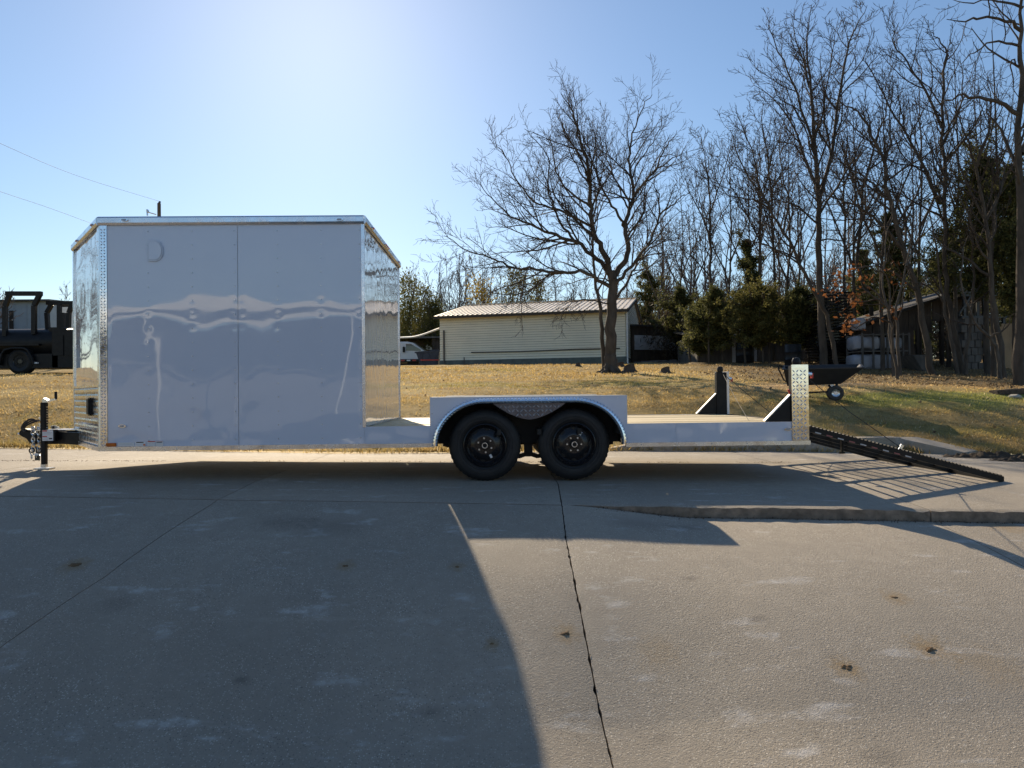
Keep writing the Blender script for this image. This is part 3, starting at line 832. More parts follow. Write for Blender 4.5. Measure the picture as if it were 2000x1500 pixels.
# ------------------------------------------------------------------ the white trailer
YN, YF = 7.2, 9.76
YC = (YN + YF) / 2
XL, XR, XT = -3.985, -1.351, -5.0       # box front corner, box rear, nose tip
ZT, ZFA, ZBOT, ZDK = 2.71, 2.63, .362, .572
T = thing('utility_trailer', (0, YC, 0), 'white tandem axle trailer with enclosed front box, open wood deck and lowered ramp', 'trailer')
def wavy(name, x0, x1, z0, z1, y, seed, screws, amp=1.0):
    """sheet metal skin that bulges between its screw rows"""
    nx = max(20, int((x1 - x0) / .022)); nz = int((z1 - z0) / .022)
    X, Z = np.meshgrid(np.linspace(x0, x1, nx), np.linspace(z0, z1, nz), indexing='ij')
    D = (fbm(X * 1.05 + seed, Z * 1.7, 5 + seed, 2) - .5) * .008 * amp + (fbm(X * 2.4, Z * 1.2, 15 + seed, 2) - .5) * .0060 * amp
    low = 1 - sstep(.45, 1.15, Z)
    D = D + low * (fbm(X * 2.1, Z * 2.6, 25 + seed, 2) - .5) * .012 * amp
    for sx in screws:
        for sz in np.arange(z0 + .06, z1, .14):
            D = D - .0005 * amp * np.exp(-((X - sx) ** 2 + (Z - sz) ** 2) / (2 * .022 ** 2))
    if amp < .5: D = D + (fbm(X * 13, Z * 6.5, 55 + seed, 2) - .5) * .0016 + (fbm(X * 5, Z * 2.2, 65 + seed, 2) - .5) * .003
    e = np.minimum(np.minimum(X - x0, x1 - X), np.minimum(Z - z0, z1 - Z)); D = D * sstep(0, .05, e)
    V = np.stack([X, y - D, Z], -1).reshape(-1, 3) - np.array(wl(T))
    return V, grid_faces(nx, nz), nx, nz
cols = [at(p, 650, YN).x for p in (290, 376)]; cols2 = [at(p, 650, YN).x for p in (543, 628)]
XS = at(465, 640, YN).x
for (x0, x1, seed, sc) in ((XL + .07, XS - .002, 1, cols + [XS - .03]), (XS + .002, XR - .001, 2, cols2 + [XS + .03, XR - .04])):
    V, Fq, nx, nz = wavy('side_panel', x0, x1, ZBOT + .045, ZFA + .004, YN, seed, sc)
    link('side_panel', np_mesh('side_panel', V, Fq, 'white'), T)
# inner shell of the box, seen at the seams and from the other sides
def foot(z, g=0.): return [(XL + g, YN + g, z), (XT + g, YC, z), (XL + g, YF - g, z), (XR - g, YF - g, z), (XR - g, YN + g, z)]
mb = MB(); mb.prism([(p[0], p[1], ZBOT + .01) for p in foot(0, .03)], (0, 0, ZT - ZBOT - .03)); mb.build('box_shell', 'whiteflat', T)
mb = MB(); 
mb.box(XL + .02, XR - .012, YF - .02, YF, ZBOT + .045, ZFA); mb.build('side_panel', 'white', T)
# rear face: two sheets
for (y0, y1, seed) in ((YN + .012, at(752, 640, 8.45).y + .12, 3), (at(752, 640, 8.45).y + .125, YF - .012, 4)):
    V, Fq, nx, nz = wavy('rear_panel', y0, y1, ZDK + .004, ZFA, 0, seed, [y0 + .03, y1 - .03, (y0 + y1) / 2], .35)
    V = V + np.array(wl(T)); V = np.stack([XR - V[:, 1] * 1.0, V[:, 0], V[:, 2]], -1) - np.array(wl(T))
    me = np_mesh('rear_panel', V, Fq, 'mirrorwhite'); link('rear_panel', me, T)
mb = MB(); mb.box(XR - .02, XR + .012, YN - .004, YN + .016, ZDK, ZFA); mb.box(XR - .02, XR + .012, YF - .016, YF + .004, ZDK, ZFA); mb.build('corner_trim', 'alu', T)
# nose: polished skin, two faces
nd = Vector((XT - XL, YC - YN, 0)); NL = nd.length; nd.normalize(); nn = Vector((-nd.y, nd.x, 0)); nn = nn if nn.x < 0 else -nn
def nose(a, z, o=0.): p = Vector((XL, YN, 0)) + nd * a + nn * o; return Vector((p.x, p.y, z))
ZG = 1.02
for side in (0, 1):
    n1, n2 = 26, 70
    for (a0, a1) in ((.10, NL * .56), (NL * .56 + .004, NL - .06)):
        A, Z = np.meshgrid(np.linspace(a0, a1, n1), np.linspace(ZG, ZFA, n2), indexing='ij')
        D = (fbm(A * 1.6, Z * 1.5, 41 + side, 2) - .5) * .012
        P = np.array([list(nose(a, z, d)) for a, z, d in zip(A.ravel(), Z.ravel(), D.ravel())])
        if side: P[:, 1] = 2 * YC - P[:, 1]
        me = np_mesh('nose_panel', P - np.array(wl(T)), grid_faces(n1, n2), 'mirrorwhite'); link('nose_panel', me, T)
    f = (lambda p: Vector((p.x, 2 * YC - p.y, p.z))) if side else (lambda p: p)
    mb = MB()      # stone guard of horizontal ribs
    zs = np.arange(ZBOT + .05, ZG, .066)
    for z in zs:
        h = min(.066, ZG - z)
        prof = [(0, 0.004), (h * .3, .009), (h * .7, .009), (h * .97, .004)]
        vs = [f(nose(a, z + pz, o)) for a in (.03, NL - .02) for pz, o in prof]
        mb.add(vs, [(0, 1, 5, 4), (1, 2, 6, 5), (2, 3, 7, 6)])
    mb.build('stone_guard', 'alu', T)
    mb = MB()
    for (a0, a1, za, zb_, o) in ((.0, .10, ZG, ZFA, .012), (NL - .06, NL + .01, ZBOT, ZFA, .012), (.0, NL, ZG - .012, ZG + .012, .02), (0, .03, ZBOT, ZG, .02)):
        mb.prism([f(nose(a0, za, -.02)), f(nose(a1, za, -.02)), f(nose(a1, za, o)), f(nose(a0, za, o))], (0, 0, zb_ - za))
    mb.build('nose_trim', 'alu', T)
# latch handle on the stone guard and lamps
c = nose(NL * .30, .77, .02)
mb = MB(); mb.prism([nose(NL * .30 - .07, .71, .0), nose(NL * .30 + .07, .71, .0), nose(NL * .30 + .07, .71, .045), nose(NL * .30 - .07, .71, .045)], (0, 0, .19)); mb.build('plug_socket', 'black', T, bevel=.015)
# roof and its fascia
mb = MB()
r0 = foot(ZT - .012, -.006)
mid = [(XL, YC, ZT + .035), (XR, YC, ZT + .035)]
mb.add(r0 + mid, [(0, 1, 5), (1, 2, 5), (2, 3, 6, 5), (0, 5, 6, 4), (3, 4, 6)]); mb.build('roof', 'alu', T)
pl = foot(0, -.012)
for i in range(5):
    a = Vector(pl[i]); b = Vector(pl[(i + 1) % 5]); d = (b - a).normalized(); o = Vector((d.y, -d.x, 0)); 
    cen = Vector((XL + .8, YC, 0)); o = o if o.dot(a - cen) > 0 else -o
    mb = MB(); q = [(0, ZFA), (.010, ZFA), (.022, ZFA + .02), (.022, ZT - .012), (.010, ZT + .004), (0, ZT + .004)]
    mb.prism([a + o * k + Vector((0, 0, z)) for k, z in q], b - a)
    mb.build('roof_trim', 'alu', T, bevel=.002)
    mb = MB(); q = [(-.01, ZBOT), (.006, ZBOT), (.006, ZBOT + .045), (-.01, ZBOT + .045)]
    mb.prism([a + o * k + Vector((0, 0, z)) for k, z in q], b - a); mb.build('bottom_rail', 'alu', T, bevel=.002)
# diamond plate: raised lozenges on a sheet
def treads(mb, o, uu, vv, nrm, w, h, sp, test=None, lz=(.020, .006, .0022)):
    o = Vector(o); uu = Vector(uu); vv = Vector(vv); nrm = Vector(nrm)
    i = 0
    for a in np.arange(sp * .4, w - sp * .2, sp):
        for j, b in enumerate(np.arange(sp * .4, h - sp * .2, sp)):
            if test and not test(a, b): continue
            c = o + uu * a + vv * b
            s = 1 if (int(round((a) / sp)) + j) % 2 else -1
            d = (uu + vv * s).normalized(); e = (uu * -s + vv).normalized()
            l, wd, ht = lz
            mb.add([c + d * l * .5, c + e * wd * .5, c - d * l * .5, c - e * wd * .5, c + d * l * .2 + nrm * ht, c - d * l * .2 + nrm * ht],
                   [(0, 1, 4), (1, 2, 5, 4), (2, 3, 5), (3, 0, 4, 5)])
mb = MB(); mb.box(XL - .002, XL + .068, YN - .008, YN + .02, ZBOT + .045, ZFA); ct = mb.build('corner_plate', 'chrome', T, bevel=.003)
mb = MB(); treads(mb, (XL + .004, YN - .0082, ZBOT + .05), (1, 0, 0), (0, 0, 1), (0, -1, 0), .064, ZFA - ZBOT - .06, .030, lz=(.034, .012, .008)); mb.build('tread_pattern', 'chrome', ct, kind='stuff')
# screw heads
mb = MB()
def screw(x, y, z, n=(0, -1, 0), r=.0075):
    mb.cyl((x, y, z), (x + n[0] * .004, y + n[1] * .004, z + n[2] * .004), r, 6, r * .6)
for sx in cols + cols2 + [XS - .03, XR - .04]:
    for z in np.arange(ZBOT + .105, ZFA, .14): screw(sx, YN - .004, z)
for a in (.05, .30, .52, .60, .85):
    for z in np.arange(ZG + .06, ZFA, .14):
        p = nose(a * NL + (.0 if a > .1 else .0), z, .012); screw(p.x, p.y, p.z, tuple(nn))
for x in np.arange(XL + .2, XR, .28): screw(x, YN - .02, ZBOT + .022, r=.007)
for x in np.arange(1.45, 3.1, .36): screw(x, YN - .012, .365, r=.007)
mb.build('screw_heads', 'zinc', T, kind='stuff')
# clearance lamps
def lamp(p, n, mat='lens', lw=.075, lh=.030):
    p = Vector(p); n = Vector(n).normalized(); tx = Vector((0, 0, 1)).cross(n).normalized()
    mb = MB(); ring = []
    for k in range(16):
        a = k * math.pi / 8; ring.append(p + tx * (math.cos(a) * lw / 2) + Vector((0, 0, math.sin(a) * lh / 2)))
    vs = ring + [q + n * .014 for q in ring]; mb.add(vs, [(k, (k + 1) % 16, (k + 1) % 16 + 16, k + 16) for k in range(16)] + [tuple(range(16, 32))])
    o = mb.build('clearance_lamp', 'chrome', T)
    mb = MB(); vs = [p + (q - p) * .72 + n * .0145 for q in ring]; vs2 = [p + (q - p) * .4 + n * .022 for q in ring]
    mb.add(vs + vs2, [(k, (k + 1) % 16, (k + 1) % 16 + 16, k + 16) for k in range(16)] + [tuple(range(16, 32))]); mb.build('lens', mat, o)
for (px, py) in ((243, 430), (663, 429)):
    p = at(px, py, YN - .034); lamp((p.x, YN - .034, p.z), (0, -1, 0))
p = at(240, 832, YN); lamp((p.x, YN - .004, p.z), (0, -1, 0))
for y in (7.55, 8.4, 8.5, 8.6, 9.5): lamp((XR + .034, y, ZT - .045), (1, 0, 0), 'red')
for a in (.2, NL * .7):
    p = nose(a, ZT - .045, .034); lamp(p, nn, 'amber')
mb = MB(); a, b = at(209, 872, YN), at(228, 866, YN); mb.box(a.x, b.x, YN - .022, YN - .002, ZBOT + .047, ZBOT + .083); mb.build('side_marker', 'amber', T, bevel=.004)
# small square vent with a rounded side
vc = [(-.075, -.11), (.015, -.11), (.055, -.085), (.080, -.035), (.080, .03), (.055, .085), (.015, .11), (-.075, .11)]
p = at(304, 490, YN)
mb = MB(); mb.prism([(p.x + a, YN - .004, p.z + b) for a, b in vc], (0, -.012, 0)); vo = mb.build('vent', 'white', T, bevel=.004)
mb = MB(); mb.prism([(p.x + a * .86, YN - .0165, p.z + b * .86) for a, b in vc], (0, -.004, 0)); mb.build('vent_lid', 'white', vo, bevel=.003)
# printed stickers low on the side
def sticker(x0, x1, z0, z1, bars, y=YN - .0075, parent=None, name='sticker'):
    mb = MB(); mb.box(x0, x1, y - .0008, y + .006, z0, z1); o = mb.build(name, 'sticker', parent or T)
    for (a, b, c, d, m) in bars:
        mb = MB(); mb.box(x0 + (x1 - x0) * a, x0 + (x1 - x0) * b, y - .0016, y - .0009, z0 + (z1 - z0) * c, z0 + (z1 - z0) * d); mb.build('print', m, o)
xa, xb = at(231, 866, YN).x, at(262, 866, YN).x
zl = ZBOT + .05
sticker(xa, xb, zl, zl + .036, [(.04, .96, .78, .86, 'stickergrey'), (.04, .9, .52, .6, 'stickergrey'), (.04, .96, .26, .34, 'stickergrey')])
xa, xb = at(265, 866, YN).x, at(285, 866, YN).x
sticker(xa, xb, zl, zl + .042, [(.1, .8, .74, .96, 'stickerblack'), (.05, .9, .45, .52, 'stickergrey'), (.05, .7, .2, .27, 'stickergrey'), (.78, .98, .05, .45, 'orange')])
xa, xb = at(289, 866, YN).x, at(304, 866, YN).x
sticker(xa, xb, zl, zl + .048, [(.02, .98, .78, .98, 'stickerred'), (.06, .9, .55, .61, 'stickergrey'), (.06, .94, .36, .42, 'stickergrey'), (.06, .8, .14, .2, 'stickergrey')])
xa, xb = at(305, 866, YN).x, at(319, 866, YN).x
sticker(xa, xb, zl, zl + .048, [(.1, .9, .62, .78, 'stickerblack'), (.0, 1, .9, .98, 'stickerred'), (.06, .94, .4, .46, 'stickergrey'), (.06, .8, .18, .24, 'stickergrey')])

# ---- deck, skirts, fender boxes
XB0, XB1, ZR_ = -.69, 1.306, .862          # fender box
XE = 3.178                                 # rear end
WX1, WX2, WZ, WR = -.142, .770, .372, .372
def arch(rx, rz, n=18, zb=.372):
    pts = []
    for k in range(n + 1):
        a = math.pi - (math.pi / 2) * k / n; pts.append((WX1 + rx * math.cos(a), WZ + rz * math.sin(a)))
    for k in range(n + 1):
        a = math.pi / 2 - (math.pi / 2) * k / n; pts.append((WX2 + rx * math.cos(a), WZ + rz * math.sin(a)))
    return pts
ai = arch(.490, .442)
for (y0, sgn) in ((YN, 1), (YF, -1)):
    out = [(XR + .0, .40), (XR + .0, ZDK + .006), (XB0, ZDK + .006), (XB0, ZR_), (XB1, ZR_), (XB1, ZDK + .006), (XE - .185, ZDK + .006), (XE - .185, .382), (ai[-1][0], .382)] + ai[::-1][1:-1] + [(ai[0][0], .40)]
    mb = MB(); mb.prism([(x, y0, z) for x, z in out], (0, .006 * sgn, 0)); mb.build('side_skirt', 'white', T)
    mb = MB(); mb.box(XR + .001, ai[0][0] - .02, y0 - .006, y0 + .03 * sgn, ZBOT, .402); mb.box(ai[-1][0] + .03, XE + .004, y0 - .008, y0 + .03 * sgn, .342, .383); mb.build('bottom_rail', 'alu', T)
    mb = MB()
    if sgn > 0:
        mb.box(XB0 - .004, XB1 + .004, YN - .004, YN + .36, ZR_, ZR_ + .006); mb.box(XB0 - .004, XB0 + .002, YN + .006, YN + .36, ZDK, ZR_); mb.box(XB1 - .002, XB1 + .004, YN + .006, YN + .36, ZDK, ZR_); mb.box(XB0, XB1, YN + .352, YN + .358, ZDK - .1, ZR_)
    else:
        mb.box(XB0 - .004, XB1 + .004, YF - .36, YF + .004, ZR_, ZR_ + .006); mb.box(XB0 - .004, XB0 + .002, YF - .36, YF - .006, ZDK, ZR_); mb.box(XB1 - .002, XB1 + .004, YF - .36, YF - .006, ZDK, ZR_); mb.box(XB0, XB1, YF - .358, YF - .352, ZDK - .1, ZR_)
    mb.build('fender_box', 'whiteflat', T)
    # dark lining of the wheel arch
    mb = MB(); al = arch(.505, .455); n = len(al); yy = (YN + .012, YN + .34) if sgn > 0 else (YF - .012, YF - .34)
    vs = [(x, yy[0], z) for x, z in al] + [(x, yy[1], z) for x, z in al]
    mb.add(vs, [(i, i + 1, i + 1 + n, i + n) for i in range(n - 1)]); mb.prism([(x, yy[1], z) for x, z in al], (0, .012 * sgn, 0)); mb.build('wheel_arch', 'darkunder', T)
    # bright flared lip round the arch
    a_in = arch(.474, .424, 22); a_out = arch(.530, .478, 22); n = len(a_in)
    pr = [(1.0, .004), (1.0, -.030), (.80, -.052), (.45, -.058), (.10, -.046), (.0, -.030), (.0, .004)]
    vs = []
    for (xi, zi), (xo, zo) in zip(a_in, a_out):
        for f, dy in pr: vs.append((xi + (xo - xi) * f, y0 + dy * sgn, zi + (zo - zi) * f))
    m = len(pr); fs = [(i * m + j, i * m + j + 1, (i + 1) * m + j + 1, (i + 1) * m + j) for i in range(n - 1) for j in range(m - 1)]
    mb = MB(); mb.add(vs, fs); fl = mb.build('fender_lip', 'chrome', T, smooth=True)
    if sgn > 0:
        mb = MB()
        for i in range(0, n - 1):
            for f, sg in ((.24, 1), (.72, -1), (.93, 1)):
                (x1, z1), (x2, z2), (xo1, zo1) = a_in[i], a_in[i + 1], a_out[i]
                L = math.hypot(x2 - x1, z2 - z1); k = max(1, int(L / .034))
                for q in range(k):
                    t = (q + .5) / k
                    c = Vector((x1 + (x2 - x1) * t + (xo1 - x1) * f, YN - .055 + abs(f - .55) * .03, z1 + (z2 - z1) * t + (zo1 - z1) * f))
                    tg = Vector((x2 - x1, 0, z2 - z1)).normalized(); rd = Vector((-tg.z, 0, tg.x)); d = (tg + rd * sg * (1 if q % 2 else -1)).normalized(); e = d.cross(Vector((0, 1, 0)))
                    mb.add([c + d * .018, c + e * .007, c - d * .018, c - e * .007, c + Vector((0, -.012, 0))], [(0, 1, 4), (1, 2, 4), (2, 3, 4), (3, 0, 4)])
        mb.build('tread_pattern', 'chrome', fl, kind='stuff')
    # plate hanging between the wheels
    def low(x):
        u = (x - (WX1 + WX2) / 2) / .39
        return .632 + .180 * min(1, abs(u)) ** 1.6 * (1 - .12 * (1 - abs(u))) 
    xs = np.linspace((WX1 + WX2) / 2 - .39, (WX1 + WX2) / 2 + .39, 25)
    pts = [(x, y0 - .010 * sgn, low(x)) for x in xs] + [(xs[-1], y0 - .010 * sgn, .822), (xs[0], y0 - .010 * sgn, .822)]
    mb = MB(); mb.prism(pts, (0, .006 * sgn, 0)); sk = mb.build('fender_plate', 'darkreflect', T)
    if sgn > 0:
        mb = MB(); treads(mb, (xs[0], YN - .0102, .62), (1, 0, 0), (0, 0, 1), (0, -1, 0), .78, .2, .042, lambda a, b: .62 + b > low(xs[0] + a) + .012 and .62 + b < .80, lz=(.052, .015, .010))
        mb.build('tread_pattern', 'tread', sk, kind='stuff')
# thin sheets riveted over the skirts, slightly rippled
for (x0, x1, z0, z1, sd) in ((XR + .002, XB0 - .004, .405, ZDK, 5), (XB1 + .06, 1.80, .387, ZDK, 6), (1.806, XE - .192, .387, ZDK, 8)):
    V, Fq, nx, nz = wavy('skirt_panel', x0, x1, z0, z1, YN - .003, sd, [x0 + .03, x1 - .03], 1.3)
    link('skirt_panel', np_mesh('skirt_panel', V, Fq, 'white'), T)
mb = MB()
for x in np.arange(XB0 + .04, XB1, .155): mb.cyl((x, YN - .001, ZR_ - .018), (x, YN - .005, ZR_ - .018), .006, 6, .004)
for z in (.62, .70, .78):
    for x in (XB0 + .018, XB1 - .018): mb.cyl((x, YN - .001, z), (x, YN - .005, z), .006, 6, .004)
mb.build('rivets', 'zinc', T, kind='stuff')
# planks of the deck
pw_ = .142; k = 0; y = YN + .03
rp_ = random.Random(4)
while y < YF - .05:
    y1 = min(y + pw_ - .006, YF - .03); mb = MB()
    spans = [(XR + .004, XE - .06)]
    if y < YN + .365: spans = [(XR + .004, XB0 - .006), (XB1 + .006, XE - .06)]
    if y1 > YF - .365: spans = [(XR + .004, XB0 - .006), (XB1 + .006, XE - .06)]
    for x0, x1 in spans:
        mb = MB(); dz = rp_.uniform(-.003, .003); mb.box(x0, x1, y, y1, ZDK - .04, ZDK + dz); mb.build('plank', 'pine', T, bevel=.004)
    y += pw_
# frame under the deck
mb = MB()
for y in (YN + .42, YF - .42): mb.box(XT + .9, XE - .08, y - .03, y + .03, .40, .53)
for x in np.arange(XL + .3, XE - .1, .41): mb.box(x - .02, x + .02, YN + .03, YF - .03, .475, .531)
mb.box(XE - .07, XE - .012, YN + .02, YF - .02, .39, ZDK + .004)
mb.build('frame', 'darkunder', T)
mb = MB(); mb.box(XL + .05, XR - .02, YN + .05, YF - .05, .50, .53); mb.build('belly_pan', 'darkunder', T)
# axles, springs, hanger with its equaliser
mb = MB()
for x in (WX1, WX2): mb.cyl((x, YN + .2, WZ - .03), (x, YF - .2, WZ - .03), .038, 12)
mb.build('axle', 'black', T)
for y in (YN + .42, YF - .42):
    mb = MB(); cx = (WX1 + WX2) / 2
    mb.box(cx - .045, cx + .045, y - .03, y + .03, .22, .40)
    mb.prism([(cx - .13, y - .025, .205), (cx - .10, y - .025, .245), (cx, y - .025, .275), (cx + .10, y - .025, .245), (cx + .13, y - .025, .205), (cx + .09, y - .025, .20), (cx, y - .025, .232), (cx - .09, y - .025, .20)], (0, .05, 0))
    for s_ in (-1, 1):
        mb.tube([(cx + s_ * .11, y, .225), (cx + s_ * .3, y, .29), (cx + s_ * .456, y, .31), (cx + s_ * .7, y, .30), (cx + s_ * .9, y, .36)], .022, 6)
        mb.box(cx + s_ * .88 - .03, cx + s_ * .88 + .03, y - .03, y + .03, .34, .42)
    mb.build('suspension', 'black', T)
# wheels
def wheel(x, yf, sgn, rot, stick):
    mb = MB(); w = .225
    c = Vector((x, yf, WZ))
    prof = [(.215, .030), (.235, .010), (.262, .004), (.300, .000), (.330, .010), (.352, .028), (.366, .045), (.371, .075), (.372, .1125), (.371, .15), (.366, .18), (.352, .197), (.330, .215), (.300, .225), (.262, .221), (.235, .215), (.215, .195)]
    prof = [(r, o * sgn) for r, o in prof]
    def mod(j, k): return (-.006 if (6 <= j <= 10 and (k % 3 == 0)) else 0) + (-.004 if j in (5, 11) and k % 3 == 0 else 0)
    mb.lathe(prof, c, 'Y', 132, mod)
    for rr in (.248, .282, .318): mb.lathe([(rr - .002, .0065 * sgn if rr < .26 else .003 * sgn), (rr, (-.0015 if rr != .318 else .002) * sgn), (rr + .002, .0065 * sgn if rr < .26 else .003 * sgn)], c, 'Y', 72)
    ty = mb.build('wheel', 'rubber', T, smooth=True)
    mb = MB()
    prof = [(.214, .200), (.200, .190), (.196, .06), (.205, .030), (.214, .012), (.220, .012), (.220, .004), (.212, .000), (.203, .010), (.196, .034), (.186, .052), (.172, .060), (.150, .052), (.120, .034), (.100, .026), (.088, .026), (.040, .026), (.0, .026)]
    mb.lathe([(r, o * sgn) for r, o in prof], c, 'Y', 64); mb.build('rim', 'blackgloss', ty, smooth=True)
    mb = MB()    # dark ovals painted as the shade inside the openings of the disc
    for q in range(8):
        a = q * math.pi / 4 + rot; cc = c + Vector((math.cos(a) * .160, .0555 * sgn, math.sin(a) * .160)); tdir = Vector((-math.sin(a), 0, math.cos(a))); rdir = Vector((math.cos(a), 0, math.sin(a)))
        vs = [cc + tdir * (math.cos(t) * .026) + rdir * (math.sin(t) * .013) + Vector((0, -.002 * sgn + (math.sin(t)) * .004 * sgn, 0)) for t in [k * math.pi / 6 for k in range(12)]]
        mb.add(vs, [tuple(range(12))])
    mb.build('rim_window_shade', 'darkunder', ty, kind='stuff')
    mb = MB(); mb.lathe([(.045, .026 * sgn), (.043, -.012 * sgn), (.039, -.020 * sgn), (.0, -.020 * sgn)], c, 'Y', 28); mb.build('hub_cap', 'black', ty, smooth=True)
    mb = MB(); mb.lathe([(.031, -.0205 * sgn), (.0295, -.027 * sgn), (.023, -.027 * sgn), (.021, -.0205 * sgn)], c, 'Y', 28); mb.build('cap_ring', 'zinc', ty, smooth=True)
    for q in range(6):
        a = q * math.pi / 3 + rot; p = c + Vector((math.cos(a) * .072, .025 * sgn, math.sin(a) * .072))
        mb = MB(); mb.cyl(p, p + Vector((0, -.020 * sgn, 0)), .0115, 6, .0085); mb.build('lug_nut', 'zinc', ty)
    if stick is not None:
        a = stick; p = c + Vector((math.cos(a) * .128, .030 * sgn, math.sin(a) * .128)); rd = Vector((math.cos(a), .25 * sgn, math.sin(a))).normalized(); td = Vector((-math.sin(a), 0, math.cos(a)))
        mb = MB(); mb.add([p + rd * .02 * i + td * .012 * j for i, j in ((-1, -1), (1, -1), (1, 1), (-1, 1))] + [p + rd * .02 * i + td * .012 * j + Vector((0, -.002 * sgn, 0)) for i, j in ((-1, -1), (1, -1), (1, 1), (-1, 1))], [(4, 5, 6, 7), (0, 1, 5, 4), (1, 2, 6, 5), (2, 3, 7, 6), (3, 0, 4, 7)]); mb.build('rim_sticker', 'sticker', ty)
wheel(WX1, YN + .035, 1, math.radians(37), math.radians(-62)); wheel(WX2, YN + .035, 1, 0, math.radians(58))
wheel(WX1, YF - .035, -1, .3, None); wheel(WX2, YF - .035, -1, .8, None)

# ---- rear posts
def post(y0, sgn):
    """a boxed post with a tread plate on the outside and white edging"""
    mb = MB(); x0, x1 = XE - .185, XE - .012; yo = y0 - .010 * sgn; yi = y0 + .075 * sgn
    mb.box(x0 + .004, x1 - .03, min(yo, yi) + .008, max(yo, yi) - .004, .40, 1.15)
    po = mb.build('post', 'black', T)
    mb = MB(); mb.box(x0, x1, *sorted((yo - .004 * sgn, yo + .008 * sgn)), .384, 1.160); pp = mb.build('tread_plate', 'chrome', po, bevel=.002)
    if sgn > 0:
        mb = MB(); treads(mb, (x0 + .006, yo - .0042, .395), (1, 0, 0), (0, 0, 1), (0, -1, 0), x1 - x0 - .012, .735, .038, lz=(.044, .014, .009)); mb.build('tread_pattern', 'chrome', po, kind='stuff')
    mb = MB(); mb.box(x1 - .03, x1, *sorted((yo + .009 * sgn, yi + .01 * sgn)), .384, 1.160); mb.build('edge_plate', 'whiteflat', po, bevel=.002)
    gx, gz = at(1497, 828, YN).x, .846
    g0 = y0 + .012 * sgn
    mb = MB(); mb.prism([(gx, g0, ZDK + .006), (x0 + .003, g0, ZDK + .006), (x0 + .003, g0, gz)], (0, .04 * sgn, 0)); gu = mb.build('gusset', 'black', po)
    mb = MB(); mb.bar((gx - .012, g0 + .02 * sgn, ZDK + .014), (x0 + .002, g0 + .02 * sgn, gz + .014), .05, .010, (0, 0, 1)); mb.build('gusset_edge', 'whiteflat', po)
    # latch on top and red tag
    mb = MB(); cx = (x0 + x1) / 2 - .02; yy = y0 + .03 * sgn
    mb.lathe([(.0, .085), (.030, .078), (.042, .05), (.040, .02), (.03, 0)], (cx, yy, 1.151), 'Z', 16); mb.build('latch', 'black', po, smooth=True)
    mb = MB(); mb.cyl((x1 - .002, yy, 1.07), (x1 + .05, yy, 1.06), .022, 10); mb.build('pulley', 'zinc', po)
    mb = MB(); mb.box(x1 + .045, x1 + .062, yy - .02, yy + .02, 1.02, 1.07); mb.build('red_tag', 'red', po)
    return po
pn = post(YN, 1); pf = post(YF, -1)
mb = MB(); mb.tube([(XE - .21, YN + .02, .905), (XE - .197, YN + .02, .88), (XE - .19, YN + .02, .86)], .011, 6); mb.build('red_strap', 'red', pn)
p = at(1538, 838, YN); lamp((p.x, YN - .004, p.z), (0, -1, 0))

# ---- lowered ramp
MT['tapered'] = M('faded_red_tape', (.30, .10, .10), .5, 0, .1, 20)
HX, HZ = XE + .012, .50
FX = 5.20; fz = lambda y: float(slab_z(FX, y)) + .03
RY0, RY1 = YN + .06, YF - .06
def rampp(t, y, o=0.): return Vector((HX + (FX - HX) * t, y, HZ + (fz(y) - HZ) * t + o))
mb = MB()
for y in (RY0, RY1): mb.bar(rampp(0, y), rampp(1, y), .045, .058)
mb.bar(rampp(0, RY0), rampp(0, RY1), .05, .05); mb.bar(rampp(1, RY0), rampp(1, RY1), .05, .05)
ramp = mb.build('ramp', 'black', T)
for q in (1 / 3, 2 / 3):
    mb = MB(); y = RY0 + (RY1 - RY0) * q; mb.bar(rampp(0, y, -.005), rampp(1, y, -.005), .045, .05); mb.build('stringer', 'black', ramp)
nb_ = 10
for i in range(1, nb_):
    t = i / nb_; mb = MB(); mb.bar(rampp(t, RY0, .01), rampp(t, RY1, .01), .032, .012); mb.build('cross_bar', 'black', ramp)
mb = MB()     # teeth along the two rails
for y in (RY0, RY1):
    for i in range(52):
        t = (i + .5) / 52; p = rampp(t, y, .0375)
        mb.add([p + Vector((-.012, -.022, -.014)), p + Vector((.012, -.022, -.008)), p + Vector((.012, .022, -.008)), p + Vector((-.012, .022, -.004)), p + Vector((0, -.018, .006)), p + Vector((0, .018, .006))], [(0, 1, 4), (2, 3, 5), (1, 2, 5, 4), (3, 0, 4, 5)])
mb.build('teeth', 'darkunder', ramp, kind='stuff')
for i in range(9):    # red and white tape on the near rail
    t = .03 + i * .058
    mb = MB(); p0, p1 = rampp(t, RY0 - .0235, -.02), rampp(t + .03, RY0 - .0235, -.02); mb.bar(p0, p1, .002, .012); mb.build('reflector_tape', 'stickergrey' if i % 2 == 0 else 'tapered', ramp)
mb = MB(); mb.cyl((HX - .03, RY0 + .1, HZ + .01), (HX - .03, RY1 - .1, HZ + .01), .02, 10); mb.build('hinge', 'zinc', ramp)
p = rampp(.22, RY0 + .2); mb = MB(); mb.bar(p, p - Vector((0, 0, .16)), .02, .03); mb.bar(p - Vector((.03, 0, .15)), p - Vector((-.03, 0, .15)), .02, .02); mb.build('ramp_foot', 'black', ramp)
for (y, m) in ((YN + .10, pn), (YF - .10, pf)):
    a = Vector((XE - .09, y, 1.12)); b = rampp(.48, RY0 if m is pn else RY1, .05)
    mb = MB(); mb.tube([a, (a + b) / 2 - Vector((0, 0, .03)), b], .004, 5); mb.build('ramp_cable', 'wire', ramp)
    mb = MB(); mb.bar(b - Vector((.03, 0, .04)), b + Vector((.01, 0, .035)), .012, .03); mb.build('cable_bracket', 'zinc', ramp)
